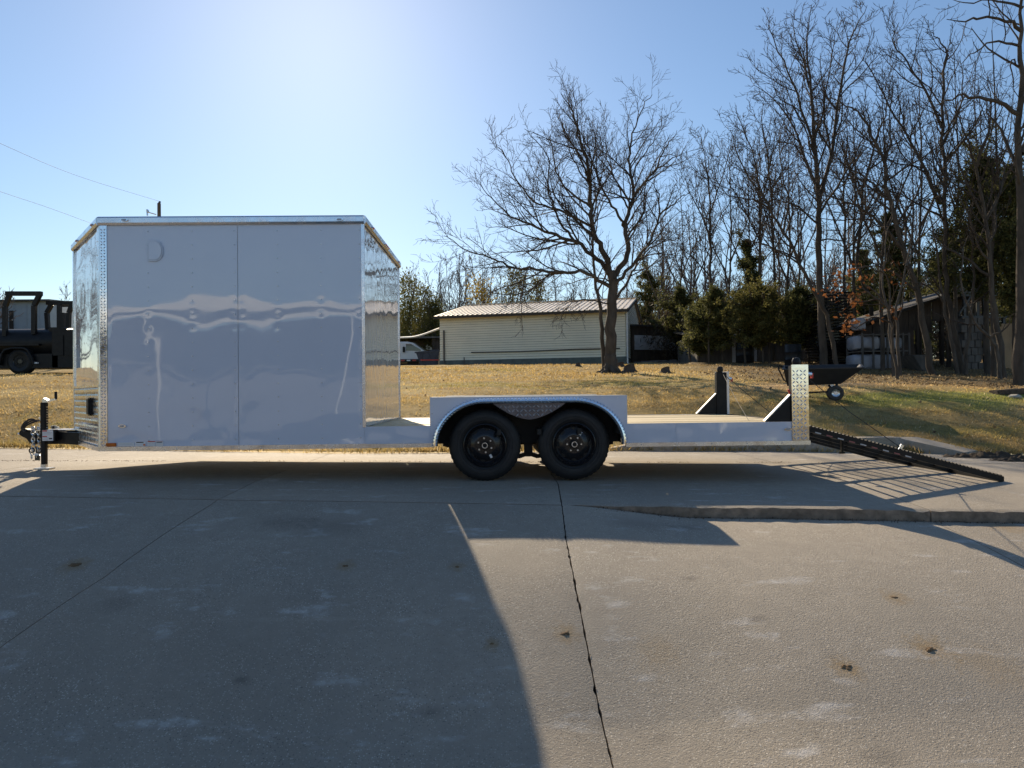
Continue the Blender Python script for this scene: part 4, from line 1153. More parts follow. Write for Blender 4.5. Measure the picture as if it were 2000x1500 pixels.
a = Vector((XE - .1, YF - .06, 1.15)); b = Vector((XE - .45, YN + .5, ZDK)); mb = MB(); mb.tube([a, (a + b) / 2 - Vector((0, 0, .02)), b], .003, 5); mb.build('cord', 'wire', pf)

# ---- tongue, coupler, chains, jack
kx = at(82, 850, YC).x
def tg(px, py, Y=YC): return at(px, py, Y)
mb = MB()
tt = tg(90, 840).z; tb = tg(90, 863).z
for s_ in (-1, 1):
    mb.bar((kx + .05, YC + s_ * .07, (tt + tb) / 2), (XL - .05, YC + s_ * .52, (tt + tb) / 2 - .05), .06, tt - tb)
    mb.bar((XL - .06, YC + s_ * .52, (tt + tb) / 2 - .05), (XR, YC + s_ * .6, .46), .06, .14)
mb.box(XT - .25, XT + .35, YC - .11, YC + .11, tb - .02, tt - .01)
tongue = mb.build('tongue', 'black', T)
mb = MB(); mb.box(kx + .02, XT + .1, YC - .16, YC + .16, tt, tt + .008); mb.build('tongue_plate', 'alu', tongue)
cp = tg(60, 855)
mb = MB(); prof = [tg(41, 848), tg(44, 840), tg(51, 836), tg(62, 840), tg(84, 836), tg(84, 862), tg(75, 868), tg(64, 866), tg(56, 856), tg(46, 851)]
mb.prism([(p.x, YC - .055, p.z) for p in prof], (0, .11, 0)); mb.build('coupler', 'black', tongue, bevel=.012)
mb = MB(); p = tg(39, 847); mb.cyl((p.x, YC - .03, p.z), (p.x + .03, YC - .03, p.z), .012, 8); mb.build('coupler_pin', 'zinc', tongue)
for k in range(3):     # hoses and breakaway cable looping over the coupler
    pts = [tg(84 + 2 * k, 822 - k), tg(70, 818 + 3 * k), tg(57 - 2 * k, 826 + 3 * k), tg(52, 836 + 2 * k), tg(58, 842)]
    mb = MB(); mb.tube([Vector((p.x, YC - .09 + .03 * k, p.z)) for p in catmull([list(q) for q in pts], 4) and [Vector(c_) for c_ in catmull([list(q) for q in pts], 4)]] if False else [Vector((c_[0], YC - .09 + .03 * k, c_[2])) for c_ in catmull([list(q) for q in pts], 4)], .010, 6); mb.build('cable', 'wire', tongue)
def chain(x, y, z0, n, sw, r=.0085):
    mb = MB(); L = .040
    for i in range(n):
        c = Vector((x + sw * math.sin(i * .5) * .02, y, z0 - i * L)); ax = Vector((0, 1, 0)) if i % 2 else Vector((1, .3, 0))
        ax.normalize(); u_ = Vector((0, 0, 1)); w_ = ax.cross(u_)
        vs, fs = _torus(c, ax, u_, w_, .019, .0055, 12, 5, 1.45); mb.add(vs, fs)
    return mb.build('chain', 'zinc', tongue, smooth=True)
for (px, y_, n, sw) in ((63, -.12, 9, .6), (67, -.10, 8, -.8), (74, -.13, 9, .7), (78, -.11, 8, -.5)):
    p = tg(px, 838, YC + y_); chain(p.x, YC + y_, p.z, n, sw)
for px in (62, 76):
    p = tg(px, 880, YC - .12); mb = MB(); mb.torus((p.x, YC - .12, p.z), (0, 1, .2), .026, .008, 14, 6, 1.2); mb.build('chain_hook', 'black', tongue, smooth=True)
p0, p1, p2 = [tg(a_, b_, YC - .14) for a_, b_ in ((70, 872), (72, 885), (73, 895))]
mb = MB(); mb.bar((p0.x, YC - .14, p0.z), (p2.x, YC - .14, p1.z), .012, .012); mb.build('tag_cord', 'black', tongue)
p = tg(73, 894, YC - .14); mb = MB(); mb.box(p.x - .024, p.x + .024, YC - .15, YC - .13, p.z - .03, p.z + .025); mb.build('plug_tag', 'stickerblack', tongue)
p = tg(71, 887.5, YC - .14); mb = MB(); mb.box(p.x - .018, p.x + .03, YC - .148, YC - .132, p.z - .012, p.z + .012); mb.build('plug_band', 'sticker', tongue)
# jack
yj_ = YC - .2; jx = at(86.5, 850, yj_).x; jg = float(slab_z(jx, yj_))
ztop = at(86, 786, yj_).z
mb = MB(); mb.box(jx - .030, jx + .030, yj_ - .03, yj_ + .03, at(86, 838, yj_).z - .14, ztop); jack = mb.build('jack', 'black', T, bevel=.006)
mb = MB(); mb.box(jx - .026, jx + .026, yj_ - .026, yj_ + .026, jg + .05, at(86, 838, yj_).z - .13); mb.build('jack_leg', 'black', jack, bevel=.005)
mb = MB(); mb.box(jx - .030, jx + .026, yj_ - .024, yj_ + .024, jg + .02, jg + .065); mb.box(jx - .09, jx + .09, yj_ - .06, yj_ + .06, jg + .002, jg + .016); mb.build('jack_foot', 'zinc', jack, bevel=.003)
mb = MB(); q = [at(85, 786, yj_), at(85, 780, yj_), at(88, 777.5, yj_), at(97, 782, yj_), at(95, 786, yj_)]
mb.prism([(p.x, yj_ - .03, p.z) for p in q], (0, .06, 0)); mb.bar(at(94, 783, yj_), at(110, 779, yj_), .03, .02); mb.build('crank_arm', 'zinc', jack, bevel=.003)
h0, h1 = at(109, 780, yj_), at(109, 765, yj_); mb = MB(); mb.cyl(h0, h1, .015, 12); mb.build('crank_grip', 'black', jack)
mb = MB()
for k in range(9): p = at(92.3, 795 + 5 * k, yj_); mb.box(jx + .030, jx + .034, yj_ - .01, yj_ + .01, p.z - .006, p.z + .006)
mb.build('adjust_holes', 'zinc', jack, kind='stuff')
for (px, py, s_) in ((96, 817, 1), (95, 829, 1), (117, 834, .8), (120, 833, .8)):
    p = tg(px, py); mb = MB(); mb.box(p.x - .03 * s_, p.x + .02 * s_, YC - .13, YC - .09, p.z - .02 * s_, p.z + .02 * s_); mb.bar((p.x - .05 * s_, YC - .11, p.z + .01), (p.x + .05 * s_, YC - .11, p.z - .008), .02, .012); mb.build('latch_pin', 'zinc', tongue, bevel=.003)
xa, xb = tg(83, 850, YC - .36).x, tg(104, 850, YC - .36).x
yw = YC - .26
xa, xb = tg(82.6, 850, yw).x, tg(103.6, 850, yw).x; za, zb_ = tg(90, 861, yw).z, tg(90, 840, yw).z
ss = xb - xa
mb = MB(); mb.box(xa - .004, xb + .02, yw + .004, yw + .05, za - .004, zb_ + .004); mb.build('side_plate', 'black', tongue)
sticker(xa, xb, za, zb_, [(.02, .45, .86, .98, 'stickerred'), (.04, .9, .74, .78, 'stickergrey'), (.04, .85, .62, .66, 'stickergrey'), (.02, .45, .36, .46, 'stickerred'), (.04, .6, .26, .30, 'stickergrey'), (.62, .92, .14, .26, 'stickerblack'), (.04, .55, .12, .16, 'stickergrey')], y=yw, parent=tongue, name='warning_sticker')
# ------------------------------------------------------------------ dump cart behind the rear post
YW = 14.3
g = lawn_pt(1630, 782, 12, 20); YW = 14.3
gz = float(lawn_z(at(1630, 782, YW).x, YW))
DC = thing('dump_cart', (at(1600, 780, YW).x, YW, gz), 'black poly dump cart with two pneumatic wheels standing on the grass behind the rear post', 'dump cart')
def P(px, py, dy=0.): return at(px, py, YW) + Vector((0, dy, 0))
off = gz + .165 - P(1630, 767).z
def Q(px, py, dy=0.): return P(px, py, dy) + Vector((0, 0, off))
hw = .36
top = [Q(1527, 712), Q(1545, 709), Q(1640, 704.5), Q(1681, 713)]
bot = [Q(1535, 735), Q(1560, 750), Q(1622, 751), Q(1640, 744)]
mb = MB()
def ring(pts, w0, w1):
    return pts
T4 = [(Q(1530, 709).x, -hw), (Q(1681, 713).x, -hw * .92), (Q(1681, 713).x, hw * .92), (Q(1530, 709).x, hw)]
zt0, zt1 = Q(1530, 711).z, Q(1681, 714).z
B4 = [(Q(1537, 740).x, -hw * .62), (Q(1640, 745).x, -hw * .58), (Q(1640, 745).x, hw * .58), (Q(1537, 740).x, hw * .62)]
zb0, zb1 = Q(1540, 752).z, Q(1640, 748).z
def rg(xy, z0, z1, sh=0.):
    cx = sum(p[0] for p in xy) / 4
    return [(p[0] + (cx - p[0]) * sh, YW + p[1] * (1 - sh), (z0 if i in (0, 3) else z1)) for i, p in enumerate(xy)]
zt1 += .045
rim = rg(T4, zt0, zt1, -.03); o1 = rg(T4, zt0 - .025, zt1 - .025); o2 = rg(B4, zb0, zb1); i1 = rg(T4, zt0 - .002, zt1 - .002, .035); i2 = rg(B4, zb0 + .03, zb1 + .03, .05)
rimlow = rg(T4, zt0 - .025, zt1 - .025, -.03)
def tilt(p): return [(a_[0], a_[1], a_[2] + .13 * (a_[1] - YW)) for a_ in p]
rim, o1, i1, rimlow = tilt(rim), tilt(o1), tilt(i1), tilt(rimlow)
vs = rimlow + rim + i1 + i2 + o1 + o2
fs = []
def rr_(a, b): return [(a * 4 + k, a * 4 + (k + 1) % 4, b * 4 + (k + 1) % 4, b * 4 + k) for k in range(4)]
fs += rr_(0, 1) + rr_(1, 2) + rr_(2, 3) + [(12, 13, 14, 15)] + rr_(0, 4) + rr_(4, 5) + [(20, 21, 22, 23)]
mb.add(vs, fs); mb.build('tub', 'tub', DC, bevel=.012)
for s_ in (-1, 1):
    wx = Q(1630, 767).x
    mb = MB(); c = (wx, YW + s_ * .38, gz + .165); r = .165
    mb.lathe([(.085, -.045), (.11, -.052), (.14, -.048), (.158, -.035), (r, -.012), (r, .012), (.158, .035), (.14, .048), (.11, .052), (.085, .045)], c, 'Y', 40, lambda j, k: -.006 if j in (3, 4, 5, 6) and k % 2 else 0)
    w_ = mb.build('wheel', 'rubbergrey', DC, smooth=True)
    mb = MB(); mb.lathe([(.088, -.03), (.08, -.036), (.06, -.018), (.03, -.016), (.028, -.04), (.0, -.04)], c, 'Y', 32); mb.lathe([(.088, .03), (.06, .018), (.0, .018)], c, 'Y', 32); mb.build('rim', 'zinc', w_, smooth=True)
mb = MB()
ax = Vector((wx, YW, gz + .165))
mb.cyl(ax + Vector((0, -.40, 0)), ax + Vector((0, .40, 0)), .014, 10)
for s_ in (-1, 1):
    mb.tube([ax + Vector((0, s_ * .24, 0)), Q(1618, 750, s_ * .2)], .016, 8); mb.tube([ax + Vector((0, s_ * .24, .02)), Q(1634, 746, s_ * .2)], .016, 8)
    mb.tube([Q(1620, 764, s_ * .22), Q(1585, 766, s_ * .22), Q(1560, 768, s_ * .2), Q(1552, 752, s_ * .18)], .015, 8)
mb.bar(Q(1585, 766, -.2), Q(1585, 766, .2), .05, .02)
mb.build('undercarriage', 'black', DC)
mb = MB(); mb.box(ax.x - .10, ax.x - .02, YW - .16, YW - .10, gz + .2, gz + .36); mb.build('dump_latch', 'zinc', DC)
mb = MB()
for s_ in (-1, 1): mb.tube([Q(1546, 742, s_ * .2), Q(1534, 742, s_ * .2), Q(1530, 738, s_ * .2), Q(1521, 718, s_ * .2), Q(1519, 711, s_ * .2), Q(1522, 709, s_ * .2)], .014, 8)
mb.tube([Q(1522, 709, -.21), Q(1522, 709, .21)], .018, 8)
mb.tube([Q(1522, 709, 0), Q(1548, 714, 0)], .014, 8)
mb.build('handle', 'black', DC)
DC.rotation_euler.z = -.40; DC.scale = (.92, .92, .92)

# ------------------------------------------------------------------ stumps, stones and a plank on the lawn
def stump(px, py, r, h, lb):
    p = lawn_pt(px, py); mb = MB(); rr = random.Random(px)
    prof = []
    n = 14; vs = []
    for lev, (f, z) in enumerate(((1.75, -.05), (1.15, .35), (1.0, .75), (.95, 1.0))):
        for k in range(n):
            a = 2 * math.pi * k / n; q = r * f * (1 + .28 * math.sin(3 * a + px) * (1.2 - lev * .3) * .6 + rr.uniform(-.07, .07))
            vs.append((p.x + q * math.cos(a), p.y + q * math.sin(a), p.z + h * z * (1 + (.25 * math.cos(a + 1) if lev == 3 else 0))))
    fs = [(l * n + k, l * n + (k + 1) % n, (l + 1) * n + (k + 1) % n, (l + 1) * n + k) for l in range(3) for k in range(n)] + [tuple(range(3 * n, 4 * n))]
    mb.add(vs, fs); tag(mb.build('tree_stump', 'stump', smooth=True), lb, 'tree stump', 'old stumps on the lawn')
stump(1229, 727, .20, .26, 'larger dark stump just right of the big bare tree')
stump(1300, 728, .15, .18, 'small dark stump farther right of the big bare tree on the open lawn')
stump(1212, 716, .16, .16, 'low stump behind the right root of the big bare tree')
stump(1129, 715, .10, .12, 'tiny stump left of the big bare tree near the cream building')
def rock(px, py, r, Y, lb, name='rock', mat='rock'):
    p = at(px, py, Y); p.z = (float(lawn_z(p.x, p.y)) if Y > y_edge(p.x) else float(slab_z(p.x, p.y)))
    bm = bmesh.new(); bmesh.ops.create_icosphere(bm, subdivisions=2, radius=r); rr = random.Random(px)
    for v in bm.verts:
        n = Vector(v.co).normalized(); v.co = n * r * (1 + .35 * (float(vnoise(n.x * 2 + px, n.y * 2 + n.z * 3, 3)) - .5)); v.co.z *= .62; v.co.x *= 1.3
    mb = MB(); mb.add([v.co + p + Vector((0, 0, r * .3)) for v in bm.verts], [tuple(v.index for v in f.verts) for f in bm.faces]); bm.free()
    tag(mb.build(name, mat), lb, 'rock', 'stones at the lawn edge')
rock(736, 882, .055, 10.75, 'pale round stone in the grass seen under the trailer deck')
rock(702, 883, .035, 10.6, 'small pale stone left of the round one under the box end')
rock(1982, 783, .10, 14.5, 'grey stone lying at the right edge of the green grass patch')
p = lawn_pt(1975, 771); mb = MB(); mb.bar((p.x - .35, p.y, p.z + .05), (p.x + .75, p.y + .15, p.z + .06), .16, .10); mb.bar((p.x - .3, p.y + .2, p.z + .05), (p.x + .7, p.y + .32, p.z + .1), .12, .09)
tag(mb.build('old_timber', 'stump', bevel=.01), 'dark old timber lying beside the dirt track at right', 'timber')
# churned mud heap by the wing wall
rngm = np.random.default_rng(9)
for (px, py, sx, sy, h, lb) in ((1945, 893, .75, .30, .10, 'dark churned soil heap past the end of the kerb wing'), (1960, 905, .55, .2, .08, 'smaller dark soil spill in front of the churned heap')):
    q = at(px, py, 9.9); nx = 40; U, Vv = np.meshgrid(np.linspace(-1, 1, nx), np.linspace(-1, 1, nx), indexing='ij')
    X = q.x + U * sx; Y = 10.1 - (py - 893) * .045 + Vv * sy; rr = np.hypot(U, Vv)
    Z = np.where(Y > y_edge(X), lawn_z(X, Y), slab_z(X, Y)) - .03 + h * np.clip(1 - rr ** 2, 0, 1) ** .7 * (.15 + 1.7 * fbm(X * 16, Y * 16, 4, 4) ** 1.5)
    MT['soil'] = MT.get('soil') or M('dark_soil', (.055, .038, .022), .95, 0, .4, 14, .02, 40)
    o = link('soil_heap', np_mesh('soil_heap', np.stack([X, Y, Z], -1).reshape(-1, 3), grid_faces(nx, nx), 'soil', False)); tag(o, lb, 'soil')

# ------------------------------------------------------------------ things at the left: tank trailer, wall behind it, pole and wires
YT = 24.0; kT = YT / F
tg0 = at(40, 724, YT); gzt = float(lawn_z(tg0.x, YT))
dz_ = gzt - tg0.z
TT = thing('tank_trailer', (tg0.x, YT, gzt), 'black tank bodied trailer with tall open frames on top at left beyond the grass bank', 'tank trailer')
def L(px, py, dy=0.): return at(px, py, YT) + Vector((0, dy, dz_))
zc = (L(40, 632).z + L(40, 690).z) / 2; rt = (L(40, 632).z - L(40, 690).z) / 2
mb = MB(); mb.cyl((L(-110, 660).x, YT + .55, zc), (L(100, 660).x, YT + .55, zc), rt, 40); mb.build('tank', 'black', TT, smooth=True)
mb = MB(); mb.box(L(98, 0).x, L(190, 0).x, YT, YT + 1.5, L(0, 712).z, L(0, 637).z)
mb.prism([(L(90, 0).x, YT + .05, L(0, 632).z), (L(120, 0).x, YT + .05, L(0, 632).z), (L(129, 0).x, YT + .05, L(0, 640).z), (L(90, 0).x, YT + .05, L(0, 640).z)], (0, 1.3, 0)); mb.build('body', 'black', TT, bevel=.02)
for (a, b) in ((100, 122), (124, 143), (146, 188)):
    mb = MB(); mb.box(L(a + 1, 0).x, L(b, 0).x, YT - .03, YT + .002, L(0, 688).z, L(0, 648).z); mb.build('door_panel', 'black', TT, bevel=.01)
mb = MB(); mb.box(L(-110, 0).x, L(110, 0).x, YT, YT + 1.3, L(0, 712).z, L(0, 684).z); mb.box(L(-110, 0).x, L(75, 0).x, YT - .06, YT + .1, L(0, 668).z, L(0, 664).z); mb.build('chassis', 'black', TT)
fe = [(2, 706), (8, 684), (14, 676), (28, 672.5), (50, 672.5), (58, 676), (66, 690), (70, 704)]
mb = MB(); mb.tube([L(x, y, -.12) for x, y in fe], .035, 6); n = len(fe); mb.add([L(x, y, -.12) for x, y in fe] + [L(x, y, .3) for x, y in fe], [(i, i + 1, i + 1 + n, i + n) for i in range(n - 1)]); mb.build('fender', 'black', TT)
for xw in (37, -75):
    rw = 25.5 * kT; c = (L(xw, 0).x, YT - .05, gzt + rw)
    mb = MB(); mb.lathe([(rw * .5, .02), (rw * .75, -.02), (rw * .94, .02), (rw, .07), (rw, .25), (rw * .9, .32), (rw * .5, .3)], c, 'Y', 48); w_ = mb.build('wheel', 'rubber', TT, smooth=True)
    mb = MB(); mb.lathe([(rw * .52, .03), (rw * .46, .06), (rw * .3, .10), (rw * .16, .04), (0, .04)], c, 'Y', 32); mb.build('rim', 'blackgloss', w_, smooth=True)
    for q in range(8):
        a = q * math.pi / 4; mb = MB(); mb.cyl((c[0] + math.cos(a) * rw * .27, c[1] + .09, c[2] + math.sin(a) * rw * .27), (c[0] + math.cos(a) * rw * .27, c[1] + .05, c[2] + math.sin(a) * rw * .27), .022, 6); mb.build('lug_nut', 'zinc', w_)
mb = MB(); mb.box(L(68, 0).x, L(73, 0).x, YT - .1, YT, L(0, 703.5).z, L(0, 700.5).z); mb.build('reflector', 'sticker', TT)
def oframe(pts, cap, dys, wd):
    for dy in dys:
        mb = MB()
        for line in pts: 
            for i in range(len(line) - 1): mb.bar(L(*line[i], dy), L(*line[i + 1], dy), wd, wd)
        mb.bar(L(cap[0], cap[2], dy), L(cap[1], cap[2], dy), wd * 1.05, wd * 1.1); mb.build('rack_frame', 'black', TT)
oframe([[(4, 648), (4, 590), (13, 566)], [(61, 644), (61, 588), (72, 566)]], (6, 76, 564.5), (.15,), .13)
oframe([[(75, 632), (73, 600), (82, 584)], [(98, 634), (98, 584)], [(116, 632), (117, 600), (123, 584)]], (73, 130, 580.5), (.5,), .12)
oframe([[(152, 640), (152, 594), (157, 580)], [(190, 640), (190, 594)]], (149, 200, 578), (.5,), .12)
mb = MB(); mb.bar(L(104, 600, .5), L(104, 634, .5), .16, .16); mb.build('exhaust_stack', 'black', TT)
# blue grey building and white panel beyond it
YB = 58.0
def B(px, py): return at(px, py, YB)
bb = thing('metal_building', tuple(B(20, 640)), 'blue grey metal building seen between the black frames of the tank trailer', 'building')
zb_ = 2.5
mb = MB(); mb.box(B(-420, 0).x, B(96, 0).x, YB, YB + 9, zb_, B(0, 589).z); mb.build('wall', 'bluewall', bb)
mb = MB(); mb.prism([(B(-440, 0).x, YB - .5, B(0, 589.5).z), (B(101, 0).x, YB - .5, B(0, 589.5).z), (B(101, 0).x, YB + 9.5, B(0, 584).z + .4), (B(-440, 0).x, YB + 9.5, B(0, 584).z + .4)], (0, 0, .12)); mb.build('roof', 'darkroof', bb)
for px in range(-400, 96, 25):
    mb = MB(); mb.box(B(px, 0).x - .03, B(px, 0).x + .03, YB - .03, YB - .002, zb_, B(0, 590).z); mb.build('wall_rib', 'bluewall', bb)
mb = MB(); mb.box(B(17, 0).x, B(25, 0).x, YB - .08, YB - .004, zb_, B(0, 607).z); d_ = mb.build('door', 'darkunder', bb)
mb = MB(); mb.box(B(23.2, 0).x, B(24.6, 0).x, YB - .14, YB - .08, B(0, 626).z, B(0, 623.5).z); mb.build('handle', 'sticker', d_)
yp = 34.0
def Bp(px, py): return at(px, py, yp)
wp = thing('box_trailer', tuple(Bp(132, 650)), 'pale enclosed box trailer behind the black tank trailer at left', 'trailer')
mb = MB(); mb.box(Bp(117, 0).x, Bp(149, 0).x, yp, yp + 4.2, float(lawn_z(Bp(130, 0).x, yp)) + .5, Bp(0, 599).z); mb.build('body', 'whiteflat', wp)
mb = MB(); mb.prism([Bp(112, 586.5), Bp(150, 594), Bp(150, 599), Bp(112, 600)], (0, 4.2, 0)); mb.build('roof', 'black', wp)
mb = MB()
for dy in (.8, 3.2): mb.cyl((Bp(124, 0).x, yp + dy, float(lawn_z(Bp(130, 0).x, yp)) + .36), (Bp(142, 0).x, yp + dy, float(lawn_z(Bp(130, 0).x, yp)) + .36), .36, 20)
mb.build('wheel', 'rubber', wp)
# utility pole behind the white box
YP = 46.0
def U_(px, py):
    px = px or 308
    return at(px, py, YP)
pz = float(lawn_z(U_(308, 0).x, YP))
up = thing('utility_pole', (U_(308, 0).x, YP, pz), 'wooden utility pole with a street lamp arm rising behind the white box', 'utility pole')
mb = MB(); mb.tube([(U_(308.5, 0).x, YP, pz - .3), (U_(308.5, 0).x, YP, U_(0, 397).z)], [.17, .105], 14); mb.build('pole', 'wood', up)
mb = MB(); mb.tube([U_(305, 419), U_(291, 415)], .03, 6); mb.tube([U_(290, 415), U_(287.5, 410)], .07, 8); mb.tube([U_(288, 421), U_(287, 409)], .05, 8); mb.build('lamp_arm', 'zinc', up)
mb = MB(); mb.tube([U_(311, 398), U_(312, 393)], .05, 8); mb.tube([U_(309.5, 395.5), U_(314, 394.5)], .04, 8); mb.build('insulator', 'wire', up)
def wire(pts, r, lb, nm='power_line'):
    mb = MB(); mb.tube([Vector(c_) for c_ in catmull([list(p) for p in pts], 6)], r, 5)
    tag(mb.build(nm, 'wire'), lb, 'cable', 'overhead lines on the pole')
a, b = U_(311, 393), at(-160, 205, 30.0); mid = (a + b) / 2 - Vector((0, 0, .35)); 
wire([a, at(150, 343, 38.8) , at(0, 280, 33), at(-160, 205, 29)], .008, 'upper overhead line running from the top of the pole to the upper left')
wire([U_(308, 485), at(180, 437, 40), at(90, 404, 36.6), at(0, 374, 33.5), at(-160, 316, 28.5)], .008, 'lower overhead line coming down behind the corner of the white box')

# ------------------------------------------------------------------ van, dark shed and blue trailer beside the cream building
YV = 50.0; kv = YV / F
def Vn(px, py, dy=0.):
    px = px or 805
    return at(px, py, YV) + Vector((0, dy, 0))
gzv = float(lawn_z(Vn(800, 0).x, YV)) 
van = thing('van', (Vn(790, 0).x, YV, gzv), 'white high roofed van partly hidden by the end of the white box', 'van')
hgt = Vn(0, 667).z - gzv
x1 = Vn(846, 0).x; x0 = x1 - 5.6
def vz(f): return gzv + hgt * f
prof = [(x0, .16), (x0, .95), (x0 + .2, 1.0), (x1 - 2.05, 1.0), (x1 - 1.65, .95), (x1 - .85, .60), (x1 - .12, .50), (x1, .40), (x1, .16)]
mb = MB(); mb.prism([(x, YV, vz(f)) for x, f in prof], (0, 1.95, 0)); mb.build('body', 'vanwhite', van, bevel=.06)
mb = MB(); mb.prism([(x1 - 1.60, YV + .12, vz(.955)), (x1 - .80, YV + .12, vz(.605)), (x1 - .80, YV + 1.83, vz(.605)), (x1 - 1.60, YV + 1.83, vz(.955))], (.035, 0, .02)); mb.build('windscreen', 'glass', van)
mb = MB(); mb.prism([(x1 - 2.15, YV - .012, vz(.62)), (x1 - 2.15, YV - .012, vz(.90)), (x1 - 1.80, YV - .012, vz(.90)), (x1 - 1.10, YV - .012, vz(.66)), (x1 - 1.10, YV - .012, vz(.60))], (0, .02, 0)); mb.build('side_window', 'glass', van)
mb = MB(); mb.box(x1 - 2.35, x1 - 2.20, YV - .2, YV - .02, vz(.55), vz(.78)); mb.build('mirror', 'black', van, bevel=.02)
mb = MB(); mb.box(x1 - .1, x1 + .06, YV + .05, YV + 1.9, vz(.12), vz(.28)); mb.build('bumper', 'black', van, bevel=.03)
mb = MB(); mb.box(x1 - .18, x1 + .02, YV + .1, YV + .5, vz(.40), vz(.47)); mb.build('headlight', 'lens', van)
for xx in (x1 - .95, x1 - 4.4):
    for yy in (YV + .02, YV + 1.72):
        mb = MB(); mb.cyl((xx, yy, gzv + .34), (xx, yy + .22, gzv + .34), .34, 28); w_ = mb.build('wheel', 'rubber', van, bevel=.03)
        mb = MB(); mb.cyl((xx, yy - .012, gzv + .34), (xx, yy + .05, gzv + .34), .2, 20); mb.build('rim', 'zinc', w_)
YS = 56.0
def Sh(px, py):
    px = px or 820
    return at(px, py, YS)
sh = thing('dark_shed', tuple(Sh(820, 690)), 'low dark shed with a pale roof edge left of the cream building', 'shed')
zs = float(lawn_z(Sh(820, 0).x, YS)) - .2
xL, xR, zR = Sh(700, 0).x, Sh(858, 0).x, Sh(0, 660).z
mb = MB(); mb.box(xL, xR, YS + 2.2, YS + 5, zs, zR - .02)
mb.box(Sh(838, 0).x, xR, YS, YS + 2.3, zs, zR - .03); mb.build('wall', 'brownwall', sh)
mb = MB(); mb.prism([(xL - .2, YS - .3, zR - .02), (xR, YS - .3, zR - .02), (xR, YS + 5.2, zR + .2), (xL - .2, YS + 5.2, zR + .2)], (0, 0, .1)); mb.build('roof', 'darkroof', sh)
mb = MB(); mb.box(xL - .2, xR, YS - .34, YS - .305, zR - .04, zR + .09); mb.build('eave_board', 'greywall', sh)
mb = MB(); mb.box(Sh(820, 0).x, Sh(834, 0).x, YS + 2.14, YS + 2.2, Sh(0, 680).z, Sh(0, 668).z); mb.build('window', 'lens', sh)
mb = MB(); mb.prism([Sh(808, 658), Sh(812, 653), Sh(826, 653), Sh(830, 658)], (0, 1.6, 0)); tag(mb.build('roof_vent', 'greywall'), 'grey hump shaped vent on the roof of the dark shed', 'vent')
a, b = bp(-.1, .2, ZE - .75), at(770, 661, 47.0)
mb = MB(); mb.tube([Vector(c_) for c_ in catmull([list(a), list((a + b) / 2 - Vector((0, 0, .18))), list(b), list(at(690, 676, 50))], 6)], .06, 6)
tag(mb.build('awning_rope', 'fascia'), 'pale rope strung from the corner of the cream building down to the left', 'rope')
YD = 44.5
def Dn(px, py):
    px = px or 825
    return at(px, py, YD)
ft = thing('flatbed_trailer', tuple(Dn(800, 708)), 'low black flatbed trailer with red and white tape in front of the van', 'trailer')
gzd = float(lawn_z(Dn(810, 0).x, YD))
zf = Dn(0, 703).z
mb = MB(); mb.box(Dn(690, 0).x, Dn(812, 0).x, YD, YD + 2, zf - .12, zf + .06); mb.build('bed', 'black', ft)
for i in range(10):
    mb = MB(); xa_ = Dn(700 + i * 11, 0).x; mb.box(xa_, xa_ + .22, YD - .02, YD - .001, zf - .06, zf + .02); mb.build('reflector_tape', 'red' if i % 2 else 'sticker', ft)
for px in (716, 742):
    mb = MB(); mb.cyl((Dn(px, 0).x, YD + .1, gzd + .3), (Dn(px, 0).x, YD + .35, gzd + .3), .34, 24); mb.build('wheel', 'rubber', ft)
mb = MB(); mb.box(Dn(788, 0).x, Dn(810, 0).x, YD + .3, YD + .4, gzd, zf - .1); mb.build('stand', 'black', ft)
mb = MB(); 
bn = thing('dump_bin', tuple(Dn(830, 708)), 'dark blue tipping bin with sloped ends standing left of the cream building', 'bin')
mb.prism([(Dn(808, 0).x, YD - .6, Dn(0, 690).z), (Dn(853, 0).x, YD - .6, Dn(0, 687).z), (Dn(850, 0).x, YD - .6, gzd), (Dn(817, 0).x, YD - .6, gzd)], (0, 1.4, 0)); mb.build('body', 'navy', bn, bevel=.02)
mb = MB(); mb.bar((Dn(806, 0).x, YD - .63, Dn(0, 689.5).z), (Dn(855, 0).x, YD - .63, Dn(0, 686.5).z), .07, .09); mb.build('rim', 'navy', bn)
mb = MB(); mb.box(Dn(834, 0).x, Dn(852, 0).x, YD - .55, YD + .6, Dn(0, 690).z, Dn(0, 684).z); mb.build('lid', 'navy', bn, bevel=.03)
for px in (818, 832, 845):
    mb = MB(); mb.box(Dn(px, 0).x, Dn(px, 0).x + .07, YD - .66, YD - .60, gzd + .02, Dn(0, 692).z); mb.build('rib', 'navy', bn)
mb = MB(); mb.box(Dn(817, 0).x, Dn(852, 0).x, YD - .68, YD - .665, Dn(0, 704).z - .05, Dn(0, 704).z + .03); mb.build('reflector_tape', 'red', bn)

# ------------------------------------------------------------------ yard under the trees at the right
YA = 30.0
def yd(px, py, Y=YA):
    px = px or (1780 if Y != 37.0 else 1500)
    return at(px, py, Y)
def gl(px, Y): return float(lawn_z(at(px, 700, Y).x, Y)) - .05
